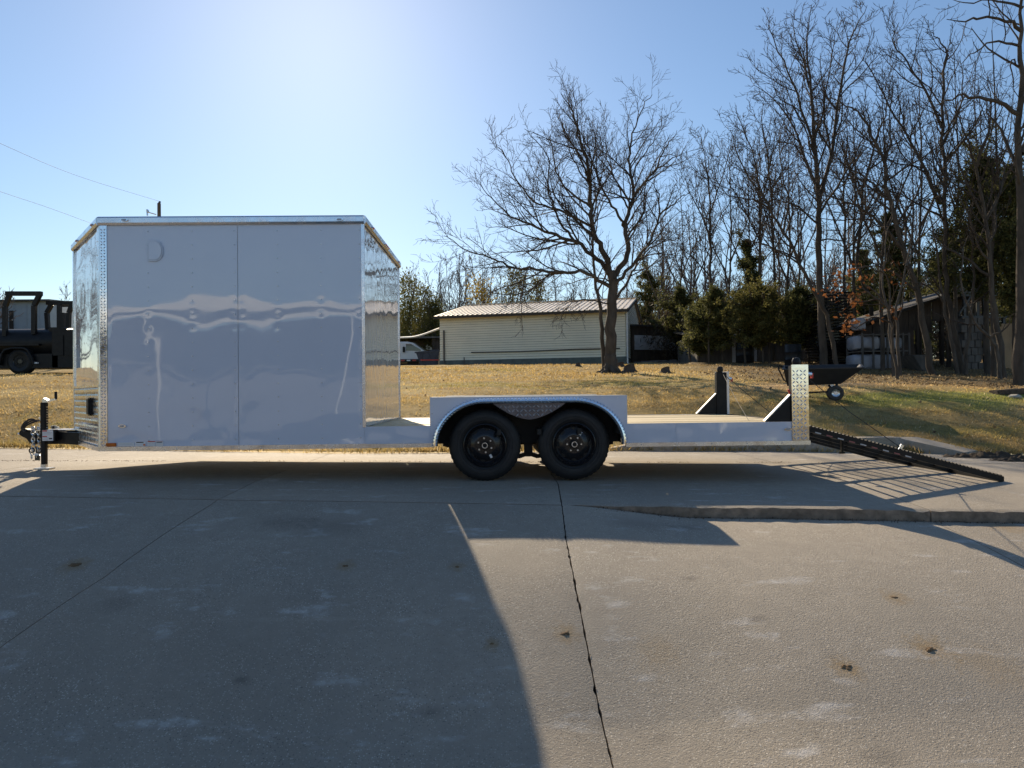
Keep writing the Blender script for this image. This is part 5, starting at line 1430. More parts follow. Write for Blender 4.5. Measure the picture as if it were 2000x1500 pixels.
# open fronted dark shed with sloped roof
s1 = thing('open_shed', tuple(yd(1800, 720)), 'dark open fronted timber shed with a rusty sloped roof among the trees', 'shed')
xa, xb = yd(1672, 0).x, yd(1880, 0).x; g0 = gl(1770, YA)
zr = lambda px: yd(px, {1672: 640, 1760: 598, 1880: 560}.get(px, 600)).z
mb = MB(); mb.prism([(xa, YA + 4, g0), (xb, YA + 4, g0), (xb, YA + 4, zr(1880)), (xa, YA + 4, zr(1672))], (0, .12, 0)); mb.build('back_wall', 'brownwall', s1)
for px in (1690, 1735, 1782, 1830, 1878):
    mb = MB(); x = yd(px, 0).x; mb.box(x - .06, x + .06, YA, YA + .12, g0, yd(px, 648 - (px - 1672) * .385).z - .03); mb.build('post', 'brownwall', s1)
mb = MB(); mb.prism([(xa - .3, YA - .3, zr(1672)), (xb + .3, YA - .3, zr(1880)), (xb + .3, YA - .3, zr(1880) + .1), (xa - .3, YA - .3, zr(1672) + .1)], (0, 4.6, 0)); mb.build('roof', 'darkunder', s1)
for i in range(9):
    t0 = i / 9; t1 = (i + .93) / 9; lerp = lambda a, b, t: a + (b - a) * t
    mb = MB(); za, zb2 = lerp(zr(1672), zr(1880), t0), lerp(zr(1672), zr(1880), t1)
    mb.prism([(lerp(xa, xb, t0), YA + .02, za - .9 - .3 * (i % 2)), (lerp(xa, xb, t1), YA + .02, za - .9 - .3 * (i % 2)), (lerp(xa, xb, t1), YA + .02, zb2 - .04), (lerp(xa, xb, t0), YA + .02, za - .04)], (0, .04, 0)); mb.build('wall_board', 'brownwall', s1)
# shelf of tarp-wrapped bundles
s2 = thing('storage_rack', tuple(yd(1720, 720, 28.6)), 'steel rack holding wrapped white bundles under the dark shed roof', 'rack')
yr = 28.6
gr = gl(1715, yr)
mb = MB()
for px in (1673, 1694, 1722, 1752, 1764): x = yd(px, 0, yr).x; mb.box(x - .03, x + .03, yr - .05, yr + .02, gr, yd(0, 650, yr).z); mb.box(x - .03, x + .03, yr + 1.2, yr + 1.27, gr, yd(0, 650, yr).z)
for py in (684, 652): mb.box(yd(1672, 0, yr).x, yd(1766, 0, yr).x, yr - .03, yr + 1.25, yd(0, py, yr).z - .05, yd(0, py, yr).z + .0)
mb.build('frame', 'greywall', s2)
def bundle(px0, px1, py0, py1, Y, d, lb, seed, mat='tarp', cat='bundle', nm='wrapped_bundle', z0=None):
    a = at(px0, py1, Y); b = at(px1, py0, Y)
    if z0 is not None: a.z = z0
    nx, ny = 16, 14
    me_v = []; fs = []
    mb = MB(); 
    U, Vv = np.meshgrid(np.linspace(0, 2 * math.pi, 25)[:-1], np.linspace(0, 1, 12), indexing='ij')
    sx = (b.x - a.x) / 2; sz = (b.z - a.z) / 2
    ex = lambda c, p: np.sign(c) * np.abs(c) ** p
    env = (1 - np.abs(2 * Vv - 1) ** 8)
    X = a.x + (b.x - a.x) * Vv
    Yv = Y + d / 2 + ex(np.cos(U), .45) * d / 2 * (.85 + .15 * env) * (1 + (vnoise(U * 2 + seed, Vv * 5, 2) - .5) * .25)
    Z = a.z + sz + ex(np.sin(U), .45) * sz * (.9 + .1 * env) * (1 + (vnoise(U * 3 + seed, Vv * 6, 7) - .5) * .22)
    V = np.stack([X, Yv, Z], -1).reshape(-1, 3)
    n1, n2 = U.shape
    Fq = [(i * n2 + j, ((i + 1) % n1) * n2 + j, ((i + 1) % n1) * n2 + j + 1, i * n2 + j + 1) for i in range(n1) for j in range(n2 - 1)]
    me = np_mesh(nm, V, np.array(Fq), mat)
    bm = bmesh.new(); bm.from_mesh(me); bmesh.ops.holes_fill(bm, edges=[e for e in bm.edges if e.is_boundary], sides=40); bmesh.ops.recalc_face_normals(bm, faces=bm.faces); bm.to_mesh(me); bm.free()
    tag(link(nm, me), lb, cat)
bundle(1674, 1720, 655, 683, yr + .05, .9, 'white wrapped bundle on the upper shelf of the steel rack, left', 1)
bundle(1724, 1764, 657, 683, yr + .05, .9, 'white wrapped bundle on the upper shelf of the steel rack, right', 2)
bundle(1672, 1762, 691, 719, yr + .05, .9, 'long pale wrapped bundle on the ground under the steel rack', 3, z0=gr)
bundle(1676, 1692, 620, 644, yr + .1, .6, 'crumpled white sheet hanging above the steel rack', 4)
mb = MB(); q = [yd(1783, 693, 27.5), yd(1810, 693, 27.5), yd(1812, 724, 27.5), yd(1804, 724, 27.5)]; q[2].z = q[3].z = gl(1806, 27.5)
mb.prism(q, (0, 1.1, 0)); tag(mb.build('trough', 'greywall', bevel=.02), 'grey tapered metal hopper leaning at the foot of the trees', 'hopper')
# torn white tarp high on the rack at right
s3 = thing('pallet_rack', tuple(yd(1905, 720, 29)), 'tall dark pallet rack with a torn white tarp on top at right', 'rack')
y3 = 29.0; g3 = gl(1900, y3)
mb = MB()
for px in (1874, 1912, 1950): x = yd(px, 0, y3).x; mb.box(x - .05, x + .05, y3, y3 + .1, g3, yd(0, 572, y3).z); mb.box(x - .05, x + .05, y3 + 1.6, y3 + 1.7, g3, yd(0, 572, y3).z)
for py in (575, 618): mb.box(yd(1866, 0, y3).x, yd(1958, 0, y3).x, y3 - .05, y3 + 1.7, yd(0, py, y3).z - .1, yd(0, py, y3).z)
mb.bar(yd(1874, 612, y3), yd(1896, 578, y3), .06, .06); mb.bar(yd(1885, 600, y3), yd(1895, 580, y3), .05, .05); mb.build('frame', 'darkroof', s3)
bundle(1877, 1908, 545, 574, y3 + .1, 1.4, 'torn white tarpaulin bundle on top of the tall dark rack', 5)
bundle(1918, 1947, 546, 574, y3 + .6, 1.0, 'grey blue wrapped load on top of the tall dark rack', 6, 'shed')
# stacked blocks and plywood sheets
y4 = 28.0; g4 = gl(1900, y4)
bw = thing('block_wall', tuple(yd(1895, 720, y4)), 'stack of weathered grey concrete blocks between the trunks at right', 'wall')
r4 = random.Random(2)
zz_ = g4; hB = (yd(0, 621, y4).z - g4) / 7
for r in range(7):
    for c_ in range(3):
        x0_ = yd(1872, 0, y4).x; wB = (yd(1911, 0, y4).x - x0_) / 3; o_ = (r % 2) * .12
        mb = MB(); mb.box(x0_ + c_ * wB + .01 - o_, x0_ + (c_ + 1) * wB - .01 - o_, y4 + r4.uniform(-.02, .02), y4 + .4, g4 + r * hB + .006, g4 + (r + 1) * hB - .006); mb.build('block', 'greywall', bw, bevel=.01)
ps = thing('plywood_stack', tuple(yd(1940, 720, y4)), 'tall tan plywood sheets leaning upright behind the right hand trunks', 'plywood')
for i, (a_, b_, t_, m_) in enumerate(((1908, 1941, 640, 'ply'), (1942, 1975, 634, 'ply'), (1976, 2030, 628, 'greywall'))):
    mb = MB(); mb.box(yd(a_, 0, y4).x, yd(b_, 0, y4).x, y4 - .12 + .04 * i, y4 - .07 + .04 * i, g4, yd(0, t_, y4).z); mb.build('sheet', m_, ps)
mb = MB(); q = [yd(1927, 688, y4 - .14), yd(1939, 671, y4 - .14), yd(1942, 673, y4 - .14), yd(1932, 690, y4 - .14), yd(1926, 698, y4 - .14)]; mb.prism([(p.x, y4 - .125, p.z) for p in q], (0, .004, 0)); mb.build('torn_wrap', 'tarp', ps)
mb = MB(); c_ = yd(1927, 658, y4); mb.box(c_.x - .06, c_.x + .06, y4 - .126, y4 - .121, c_.z - .06, c_.z + .06); mb.build('paper_label', 'sticker', ps)
# stack of black steel frames, dark siding behind, bins
s5 = thing('frame_stack', tuple(yd(1645, 700, 31)), 'tall stack of black steel frames with glinting edges behind the rust leaved tree', 'steel stack')
y5 = 31.0; g5 = gl(1640, y5); top5 = yd(0, 566, y5).z; n5 = 26
for i in range(n5):
    z = g5 + (top5 - g5) * i / n5; r_ = r4.uniform(-.15, .15); mb = MB()
    x0_, x1_ = yd(1588, 0, y5).x + r_, yd(1662, 0, y5).x + r_ * .6; h_ = (top5 - g5) / n5 * .55
    for yy in (y5 + r_ * .4, y5 + 1.3): mb.box(x0_, x1_, yy, yy + .08, z, z + h_)
    for xx in np.linspace(x0_, x1_ - .08, 4): mb.box(xx, xx + .08, y5 + r_ * .4 + .08, y5 + 1.3, z + .01, z + h_ - .01)
    mb.build('steel_frame', 'blackgloss', s5)
s6 = thing('long_shed', tuple(yd(1500, 700, 37)), 'long low shed with weathered grey lapped boards behind the cedar trees', 'shed')
y6 = 37.0; g6 = gl(1500, y6); t6 = yd(0, 655, y6).z
mb = MB(); mb.box(yd(1352, 0, y6).x, yd(1668, 0, y6).x, y6, y6 + 4, g6, t6); mb.build('wall', 'greywall', s6)
for i in range(8):
    z0_ = g6 + (t6 - g6) * i / 8; z1_ = g6 + (t6 - g6) * (i + 1) / 8
    for (a_, b_, m_) in ((1420, 1468, 'shed'), (1470, 1590, 'greywall'), (1592, 1666, 'greywall')):
        mb = MB(); mb.prism([(yd(a_, 0, y6).x, y6 - .04, z0_), (yd(a_, 0, y6).x, y6 - .012, z1_ - .004), (yd(a_, 0, y6).x, y6 + .02, z1_ - .004), (yd(a_, 0, y6).x, y6 + .02, z0_)], (yd(b_, 0, y6).x - yd(a_, 0, y6).x, 0, 0)); mb.build('wall_board', m_, s6)
mb = MB(); mb.prism([(yd(1345, 0, y6).x, y6 - .6, t6 - .1), (yd(1675, 0, y6).x, y6 - .6, t6 - .1), (yd(1675, 0, y6).x, y6 + 4.3, t6 + .5), (yd(1345, 0, y6).x, y6 + 4.3, t6 + .5)], (0, 0, .08)); mb.build('roof', 'darkroof', s6)
def barrel(px, py, Y, r, h, lb, mat='black'):
    p = at(px, py, Y); p.z = float(lawn_z(p.x, Y)); o = thing('waste_drum', tuple(p), lb, 'drum')
    mb = MB(); mb.lathe([(0, 0), (r * .96, 0), (r, h * .04), (r, h * .33), (r * 1.03, h * .35), (r, h * .37), (r, h * .64), (r * 1.03, h * .66), (r, h * .68), (r, h * .97), (r * .95, h), (r * .9, h * .985), (0, h * .985)], p, 'Z', 28); mb.build('drum', mat, o, smooth=True)
    mb = MB(); mb.cyl(p + Vector((r * .5, 0, h * .985)), p + Vector((r * .5, 0, h * 1.01)), .04, 8); mb.build('bung', 'zinc', o)
barrel(1455, 708, 33.5, .42, .95, 'black drum standing against the pale boards of the long shed')
barrel(1549, 704, 30.0, .34, 1.0, 'dark drum under the cedar trees just left of the dump cart')

# ------------------------------------------------------------------ warehouse behind the photographer (seen in the glossy panels)
wh = thing('canopy_building', (-2, -24, -1.4), 'grey loading canopy with a white fascia opposite the trailer, mirrored in its glossy side', 'building')
mb = MB(); mb.box(-26, 16, -36, -28, -1.8, 5.0); mb.build('wall', 'canopywall', wh)
mb = MB(); mb.box(-30, 20, -28.5, -23.2, 5.35, 5.50); mb.build('roof', 'darkroof', wh)
mb = MB(); mb.box(-30, 20, -23.2, -23.05, 5.30, 5.85); mb.build('fascia', 'fascia', wh)
mb = MB(); mb.box(-30, 20, -23.4, -23.22, 4.70, 4.95); mb.build('beam', 'fascia', wh)
for x in (-26, -17.7, -7.6, 2.2, 12): 
    mb = MB(); mb.box(x - .09, x + .09, -23.5, -23.2, -1.8, 4.70); mb.build('post', 'fascia', wh)
# ------------------------------------------------------------------ trees
def pxl(pts, Y, dy0=0., dy1=0.):
    n = len(pts)
    return [np.array(at(px, py, Y + dy0 + (dy1 - dy0) * (i / max(1, n - 1)) ** 1.2)) for i, (px, py) in enumerate(pts)]
def root_of(px, py, Y): 
    p = at(px, py, Y); return Vector((p.x, Y, float(lawn_z(p.x, Y))))

# the big bare tree in front of the cream building
YH = 27.5
rt_ = root_of(1192, 720, YH)
hero = thing('bare_tree', tuple(rt_), 'big spreading bare tree with two trunks standing alone in front of the cream building', 'tree')
H = Tree(7, twig_r=.0065, up=.05, wob=.12, dens=1.7, maxlvl=4, spread=(26, 54))
base = [(1192, 722), (1193, 690), (1193, 640), (1196, 600), (1198, 562), (1197, 530)]
p = pxl(base, YH); p[0][2] = rt_.z - .15
H.limb(p, .24, .17, kids=False)
H.limb([p[0] + np.array([0, 0, -.1]), p[0] * .5 + p[1] * .5, p[1]], .36, .22, kids=False)
for a in range(7):
    an = a * .9 + .3; b0 = p[0] + np.array([0, 0, .45]); H.limb([b0, b0 + np.array([math.cos(an) * .32, math.sin(an) * .32, -.28]), b0 + np.array([math.cos(an) * .75, math.sin(an) * .75, -.50])], .16, .04, kids=False)
LIMBS = [
 ([(1196, 545), (1186, 504), (1169, 472), (1156, 437), (1153, 396), (1150, 350), (1145, 307), (1137, 275), (1126, 243), (1118, 207), (1107, 180), (1092, 159)], .19, .012, 0, -1.0),
 ([(1196, 540), (1183, 521), (1156, 494), (1123, 469), (1083, 453), (1061, 445), (1029, 429), (991, 413), (970, 391), (944, 366), (925, 338)], .15, .010, 0, 1.8),
 ([(1198, 565), (1170, 548), (1132, 529), (1096, 531), (1056, 527), (1013, 521), (975, 510), (948, 499), (907, 486), (880, 469), (856, 453)], .12, .009, 0, -2.2),
 ([(1126, 472), (1105, 445), (1086, 418), (1075, 383), (1067, 351), (1069, 307), (1056, 275), (1034, 245), (1018, 229)], .085, .009, .8, 2.5),
 ([(1198, 545), (1204, 530), (1223, 504), (1226, 472), (1221, 437), (1229, 399), (1240, 372), (1234, 340), (1229, 307), (1231, 270), (1242, 226), (1261, 185), (1272, 160)], .19, .011, 0, 1.2),
 ([(1240, 372), (1256, 348), (1277, 324), (1299, 307), (1326, 290), (1345, 268)], .10, .010, .7, 2.6),
 ([(1277, 324), (1299, 280), (1312, 258), (1328, 236)], .06, .009, 1.2, 2.0),
 ([(1201, 556), (1215, 540), (1245, 499), (1272, 464), (1291, 413), (1310, 396), (1326, 380), (1342, 366)], .12, .010, 0, -1.8),
 ([(1291, 413), (1288, 370), (1280, 345), (1296, 318)], .05, .008, -.9, -2.4),
 ([(1221, 437), (1213, 420), (1194, 391), (1175, 351), (1160, 315), (1146, 270), (1132, 240), (1112, 200)], .09, .009, .4, -2.4),
 ([(1229, 399), (1217, 372), (1200, 330), (1180, 290), (1172, 250), (1165, 225)], .06, .009, .7, 3.0),
 ([(1153, 396), (1120, 370), (1095, 345), (1080, 310), (1074, 270), (1066, 238)], .07, .009, -.3, -3.0),
 ([(1156, 437), (1120, 415), (1085, 398), (1050, 388), (1020, 362), (1000, 330), (985, 300), (965, 270), (960, 245)], .075, .009, -.2, -2.8),
 ([(1150, 350), (1130, 320), (1112, 280), (1098, 240), (1085, 205)], .05, .008, -.5, 1.8),
 ([(1198, 590), (1222, 560), (1240, 520), (1262, 490), (1290, 470), (1320, 462), (1345, 440)], .09, .009, 0, 2.8),
 ([(1199, 600), (1170, 590), (1140, 585), (1115, 592), (1098, 610), (1090, 630)], .05, .008, 0, -2.4),
 ([(1199, 575), (1190, 550), (1160, 540), (1130, 547), (1100, 556), (1070, 560)], .05, .008, 0, 2.6),
 ([(1234, 340), (1250, 300), (1270, 270), (1290, 235), (1296, 205)], .05, .008, .6, -1.4),
 ([(1226, 472), (1246, 430), (1262, 390), (1262, 340), (1270, 310)], .06, .008, .3, -2.6),
]
for pts, r0, r1, d0, d1 in LIMBS: H.limb(pxl([(1198 + (x_ - 1198) * .97, 560 + (y_ - 560) * (.94 if y_ < 560 else 1)) for x_, y_ in pts], YH, d0, d1), r0 * .68, r1, f0=.2)
p2 = pxl([(1180, 714), (1176, 660), (1172, 605), (1166, 560), (1160, 510), (1158, 450), (1165, 390), (1178, 330), (1184, 280)], YH, .3, -.9); p2[0][2] = rt_.z - .1
H.limb(p2, .095, .010, f0=.35)
H.meshes(hero, 'bark', 'twig', rt_)

def traced(seed, Y, trunk, limbs, r0, lb, bark='bark', dens=1.55, up=.10, grp='bare trees of the wood at right', lmul=1.0, f0=.42, name='bare_tree', maxlvl=4, twig=.0085):
    rt = root_of(trunk[0][0], trunk[0][1], Y)
    t = thing(name, tuple(rt), lb, 'tree', grp)
    tr = Tree(seed, twig_r=twig * Y / 28, up=up, wob=.14, dens=dens, maxlvl=maxlvl, spread=(28, 58))
    p = pxl(trunk, Y); p[0][2] = rt.z - .2
    tr.limb(p, r0 * .55, .012, f0=f0, lmul=lmul)
    for i, (pts, ra) in enumerate(limbs):
        s_ = 1 if (i * 7 + seed) % 2 else -1
        tr.limb(pxl(pts, Y, 0, s_ * (.8 + .5 * (i % 3))), ra * .72, .010, f0=.2, lmul=lmul)
    tr.meshes(t, bark, 'twig', rt)
    return t, tr
traced(21, 29, [(1608, 712), (1603, 600), (1600, 480), (1598, 400), (1592, 300), (1588, 220), (1580, 150), (1577, 80), (1584, 10)],
       [([(1598, 400), (1622, 300), (1638, 200), (1655, 100), (1672, 50), (1692, 12)], .12), ([(1600, 440), (1560, 405), (1520, 392), (1480, 398)], .06), ([(1599, 380), (1575, 320), (1545, 240), (1510, 190), (1470, 165)], .09),
        ([(1592, 300), (1566, 210), (1540, 140), (1512, 80), (1500, 50)], .08), ([(1590, 250), (1578, 150), (1556, 80), (1546, 30)], .07), ([(1600, 420), (1650, 340), (1690, 260), (1712, 215)], .07), ([(1601, 470), (1650, 470), (1690, 500)], .05),
        ([(1622, 300), (1610, 210), (1620, 130), (1632, 60)], .06)], .30, 'tallest straight bare tree rising right of the trailer post to the top of the picture')
traced(22, 27, [(1640, 712), (1620, 640), (1598, 580), (1560, 515), (1530, 455), (1500, 405), (1466, 350), (1440, 300), (1426, 255)],
       [([(1560, 515), (1500, 480), (1450, 465), (1420, 440)], .05), ([(1530, 455), (1540, 380), (1520, 310), (1528, 250)], .06), ([(1500, 405), (1470, 390), (1430, 385), (1400, 360)], .05)], .17, 'slender bare tree leaning left across the tall straight trunk')
traced(23, 25, [(1826, 728), (1806, 650), (1793, 570), (1765, 490), (1737, 385), (1727, 325), (1702, 262), (1682, 225), (1650, 204), (1620, 190)],
       [([(1727, 325), (1738, 280), (1737, 230), (1746, 170)], .07), ([(1765, 490), (1720, 440), (1670, 400), (1620, 385), (1570, 370)], .09), ([(1750, 440), (1790, 380), (1800, 320), (1830, 280)], .06), ([(1793, 570), (1740, 530), (1700, 520), (1660, 528)], .07), ([(1737, 385), (1690, 350), (1640, 350), (1600, 330)], .06)],
       .23, 'bare tree with a pale leaning trunk in the middle of the right hand wood')
traced(24, 26, [(1880, 728), (1862, 640), (1850, 570), (1846, 500), (1844, 350), (1839, 245), (1846, 140), (1850, 105), (1832, 75), (1818, 60)],
       [([(1844, 400), (1832, 385), (1797, 315), (1765, 252), (1737, 210), (1702, 140), (1690, 110)], .10), ([(1840, 250), (1807, 175), (1772, 122), (1744, 84), (1755, 42)], .08), ([(1844, 320), (1877, 280), (1912, 227), (1925, 190)], .08), ([(1842, 280), (1870, 220), (1880, 150), (1872, 110)], .06), ([(1845, 430), (1800, 400), (1740, 375), (1715, 350)], .06)],
       .21, 'tall bare tree with an upright fork left of the dark evergreens')
traced(25, 20, [(1992, 742), (1990, 600), (1994, 450), (1990, 300), (1995, 150), (1992, 60), (2000, -40), (2010, -140)],
       [([(1994, 225), (1947, 199), (1895, 189), (1860, 191), (1830, 205)], .10), ([(1994, 60), (1965, 38), (1912, 33), (1877, 45), (1850, 40)], .08), ([(1998, 15), (1947, 0), (1900, 5), (1860, 0)], .06), ([(1992, 130), (1975, 118), (1978, 160), (1990, 190)], .04),
        ([(1990, 330), (1960, 270), (1930, 220), (1925, 180)], .08), ([(2000, 0), (2060, -80), (2100, -160)], .12), ([(1994, 300), (2060, 200), (2120, 120)], .12), ([(1993, 90), (1950, 80), (1915, 95), (1880, 120)], .06)],
       .29, 'thick bare tree at the right edge with limbs reaching in along the top', dens=.7)
traced(26, 32, [(1706, 712), (1700, 600), (1676, 510), (1688, 367), (1695, 332), (1720, 245), (1734, 203), (1740, 150)],
       [([(1688, 400), (1660, 330), (1640, 280), (1610, 240)], .07), ([(1695, 332), (1740, 300), (1770, 250)], .06)], .20, 'bare tree with a crooked forked trunk behind the rust leaved oak')
traced(27, 34, [(1655, 706), (1652, 600), (1650, 518), (1650, 420), (1646, 350), (1655, 280), (1650, 220)], [([(1650, 420), (1620, 360), (1590, 320)], .06), ([(1648, 360), (1680, 300), (1690, 250)], .06)], .17, 'bare tree with a straight thin trunk between the stacked frames and the oak')
traced(28, 38, [(1390, 704), (1387, 600), (1387, 490), (1387, 420), (1384, 350), (1375, 300), (1370, 262)], [([(1387, 470), (1360, 400), (1340, 360), (1335, 320)], .06), ([(1386, 420), (1410, 350), (1425, 300), (1430, 270)], .06), ([(1387, 540), (1350, 500), (1325, 480)], .05)], .17, 'leftmost thin bare tree rising behind the low cedar shrubs')
traced(29, 38, [(1486, 704), (1486, 600), (1485, 507), (1482, 385), (1475, 315), (1452, 250), (1440, 222)], [([(1482, 420), (1500, 340), (1512, 280), (1510, 235)], .07), ([(1484, 470), (1450, 400), (1420, 350), (1405, 320)], .06), ([(1485, 520), (1530, 460), (1545, 420)], .05)], .18, 'thin bare tree with a rounded crown behind the dark cedar')
traced(30, 36, [(1512, 704), (1512, 560), (1512, 500), (1506, 380), (1498, 300), (1488, 235), (1490, 205)], [([(1508, 420), (1480, 360), (1455, 330)], .05), ([(1506, 380), (1530, 320), (1540, 270)], .05)], .16, 'thin bare tree just right of the round crowned one')
traced(31, 23, [(1962, 738), (1950, 640), (1936, 540), (1926, 430), (1906, 330), (1884, 260), (1866, 215)], [([(1926, 430), (1960, 350), (1955, 290)], .08), ([(1906, 330), (1930, 260), (1938, 210), (1930, 160)], .07), ([(1936, 540), (1880, 500), (1840, 480), (1810, 440)], .07)], .21, 'bare tree leaning left in front of the large dark evergreen')
traced(32, 24, [(1745, 726), (1738, 650), (1733, 600), (1722, 540), (1735, 450), (1750, 380)], [([(1733, 600), (1700, 560), (1670, 545)], .05)], .11, 'slim pale stem, left one of the clump beside the steel rack', 'barkpale', dens=.6, f0=.3)
traced(33, 24.2, [(1757, 727), (1752, 650), (1748, 600), (1770, 520), (1778, 450), (1770, 390)], [([(1770, 520), (1800, 460), (1815, 420)], .05)], .12, 'slim pale stem, right one of the clump beside the steel rack', 'barkpale', dens=.6, f0=.3)
traced(34, 25.5, [(1872, 731), (1858, 660), (1842, 590), (1832, 520), (1822, 440), (1812, 380)], [([(1842, 590), (1815, 560), (1790, 550)], .05)], .14, 'leaning stem sharing a base with two others right of centre in the wood', 'barkpale', dens=.6, f0=.35)
traced(35, 25.5, [(1886, 731), (1890, 660), (1898, 590), (1902, 520), (1896, 440), (1905, 360)], [([(1898, 590), (1925, 540), (1935, 500)], .05)], .15, 'upright stem of the clump in front of the grey block stack', 'barkpale', dens=.6, f0=.35)
traced(36, 22.5, [(1956, 738), (1948, 690), (1935, 660), (1905, 630), (1885, 580), (1880, 520), (1890, 460)], [([(1935, 660), (1965, 640), (1985, 610)], .06)], .13, 'crooked pale stem bent sideways in front of the plywood sheets', 'barkpale', dens=.5, f0=.35)
for i, (px, Y, top, lb) in enumerate(((1330, 46, 345, 'small bare tree behind the lean-to roof'), (1355, 44, 380, 'small bare tree between the lean-to and the cedar shrubs'), (1425, 42, 285, 'bare tree rising straight out of the cedar shrubs'), (1290, 50, 400, 'faint bare tree behind the right gable of the cream building'),
                                       (1540, 33, 270, 'slim bare tree between the leaning one and the round crowned one'), (1668, 31, 190, 'slim bare tree right of the tallest one with a high crown'), (1724, 28, 160, 'slim bare tree just left of the pale leaning trunk'), (1796, 31, 130, 'slim bare tree between the pale leaning trunk and the tall fork'), (1868, 28, 100, 'slim bare tree right of the tall fork'), (1940, 24, 60, 'slim bare tree in front of the largest evergreen'), (1905, 30, 120, 'slim bare tree left of the largest evergreen'), (1460, 41, 250, 'slim bare tree between the leftmost and the round crowned one'), (1560, 40, 300, 'bare tree deep in the wood left of the tallest one'), (1780, 36, 240, 'bare tree deep in the wood behind the tall fork'), (1915, 34, 150, 'bare tree deep in the wood above the dark evergreen'))):
    h = 705 - top
    traced(50 + i, Y, [(px, 705), (px - 3, 705 - h * .3), (px + 4, 705 - h * .6), (px - 2, top)], [([(px, 705 - h * .35), (px - h * .10, 705 - h * .6), (px - h * .16, 705 - h * .85)], .07), ([(px, 705 - h * .45), (px + h * .10, 705 - h * .7), (px + h * .13, 705 - h * .9)], .07)], .17, lb, dens=.75)

# oak still holding its rust coloured leaves
to, tr = traced(40, 22.5, [(1752, 722), (1744, 660), (1736, 608), (1715, 585), (1692, 568), (1668, 556), (1640, 552)], [([(1736, 608), (1740, 560), (1720, 530), (1690, 520), (1660, 530)], .05), ([(1715, 585), (1680, 590), (1640, 580), (1600, 575)], .04), ([(1740, 630), (1700, 620), (1670, 640), (1650, 630)], .04)], .09,
              'small oak still holding rust brown leaves in front of the stacked frames', dens=.8, f0=.3, name='oak_tree', lmul=.6)
rg_ = np.random.default_rng(3)
tips = np.array(tr.tips); rgx = rg_.uniform(0, 1, len(tips)) < .75
me = flat_leaves(rg_, tips[rgx], .085, 8, .13, 'rust', 'leaves', 1.7, -.4)
o_ = np.array(WL[to.name]); 
for v in me.vertices: v.co = (v.co[0] - o_[0], v.co[1] - o_[1], v.co[2] - o_[2])
link('leaves', me, to, kind='stuff')

# evergreens
def cedar(px, py, Y, top, wpx, lb, seed, mat='cedar', foot_=0., n=800, lean=0., name='cedar_tree', shape='cone', stems=1, each=34, gap=.35):
    rt = root_of(px, py, Y); k = Y / F
    h = at(px, top, Y).z - rt.z; wd = wpx * k / 2
    t = thing(name, tuple(rt), lb, 'tree', 'evergreens at the edge of the wood')
    r = np.random.default_rng(seed); tr = Tree(seed)
    for s_ in range(stems):
        ox = (s_ - (stems - 1) / 2) * .35 * wd / max(1, stems - 1) * 2 if stems > 1 else 0
        tr.limb([np.array([rt.x + ox, rt.y + r.uniform(-.3, .3), rt.z - .1]), np.array([rt.x + ox * 1.1 + lean * .4, rt.y, rt.z + h * .5]), np.array([rt.x + ox * .6 + lean, rt.y, rt.z + h * .93])], .04 + .010 * h / stems ** .5, .02, kids=False)
    cs = []
    nb = max(40, n // 9)
    for i in range(nb):
        f = foot_ + (1 - foot_) * r.uniform(0, 1) ** .9
        g = (f - foot_) / (1 - foot_)
        if shape == 'cone': R_ = wd * (1 - g) ** .75 + .10
        else: R_ = wd * max(.14, math.sin(math.pi * min(1, g * .80 + .20))) ** .8
        an = r.uniform(0, 2 * math.pi)
        if float(vnoise(an * 1.1 + 3, f * 7 + seed, seed + 5)) < gap * .8: continue
        Lb = R_ * r.uniform(.40, 1.0) * (1.9 if r.uniform() < .28 else 1.0); up0 = r.uniform(.1, .55) if shape == 'cone' else r.uniform(.25, .9)
        b = np.array([rt.x + lean * f, rt.y, rt.z + h * f * .93]); d = np.array([math.cos(an), math.sin(an), up0])
        if i % 8 == 0 and f > .45: d = np.array([math.cos(an) * .35, math.sin(an) * .35, 1.]); Lb = h * r.uniform(.10, .26)
        d /= np.linalg.norm(d)
        pts = [b]; m = 7
        for k in range(m):
            d = d + r.normal(size=3) * .13 + np.array([0, 0, -.05]); d /= np.linalg.norm(d); pts.append(pts[-1] + d * Lb / m)
        pts = np.array(pts); rr_0 = .010 + .006 * Lb; tr.put(pts, np.linspace(rr_0, .005, len(pts)))
        for k in range(1, m + 1):
            for q in range(2):
                side = r.normal(size=3) * (.16 + .20 * Lb * (1 - abs(k / m - .55))) * .42; side[2] *= .6
                cs.append(pts[k] + side * (.6 + .4 * r.uniform()))
    cs = np.array(cs)
    me = flat_leaves(r, cs - np.array(rt), .042 * (Y / 28) ** .5, int(each * .5), .065 * (Y / 28) ** .5, mat, 'foliage', 3.0, -.2)
    tr.meshes(t, 'bark', 'twig', rt)
    link('foliage', me, t, kind='stuff')
    return t
cedar(1366, 702, 36, 590, 105, 'broad dark cedar shrub right of the lean-to', 61, foot_=.15, shape='round', stems=3, n=1000)
cedar(1400, 706, 34.5, 560, 80, 'darker cedar shrub between the two broad ones', 62, foot_=.2, shape='round', stems=2, n=800)
cedar(1480, 708, 33, 555, 135, 'broad cedar tinted sunlit yellow in the middle of the shrubs', 63, 'cedarlit', foot_=.22, shape='round', stems=4, n=1700)
cedar(1560, 710, 32.5, 560, 95, 'cedar shrub at the foot of the tallest straight bare tree', 64, foot_=.22, shape='round', stems=3, n=1100)
cedar(1462, 702, 39, 455, 95, 'dark evergreen with a ragged pointed top behind the broad cedars', 65, foot_=.2, n=1100)
cedar(1740, 715, 30, 400, 100, 'dark open evergreen with ragged sprays behind the leaning pale trunk', 66, foot_=.38, n=900, gap=.45)
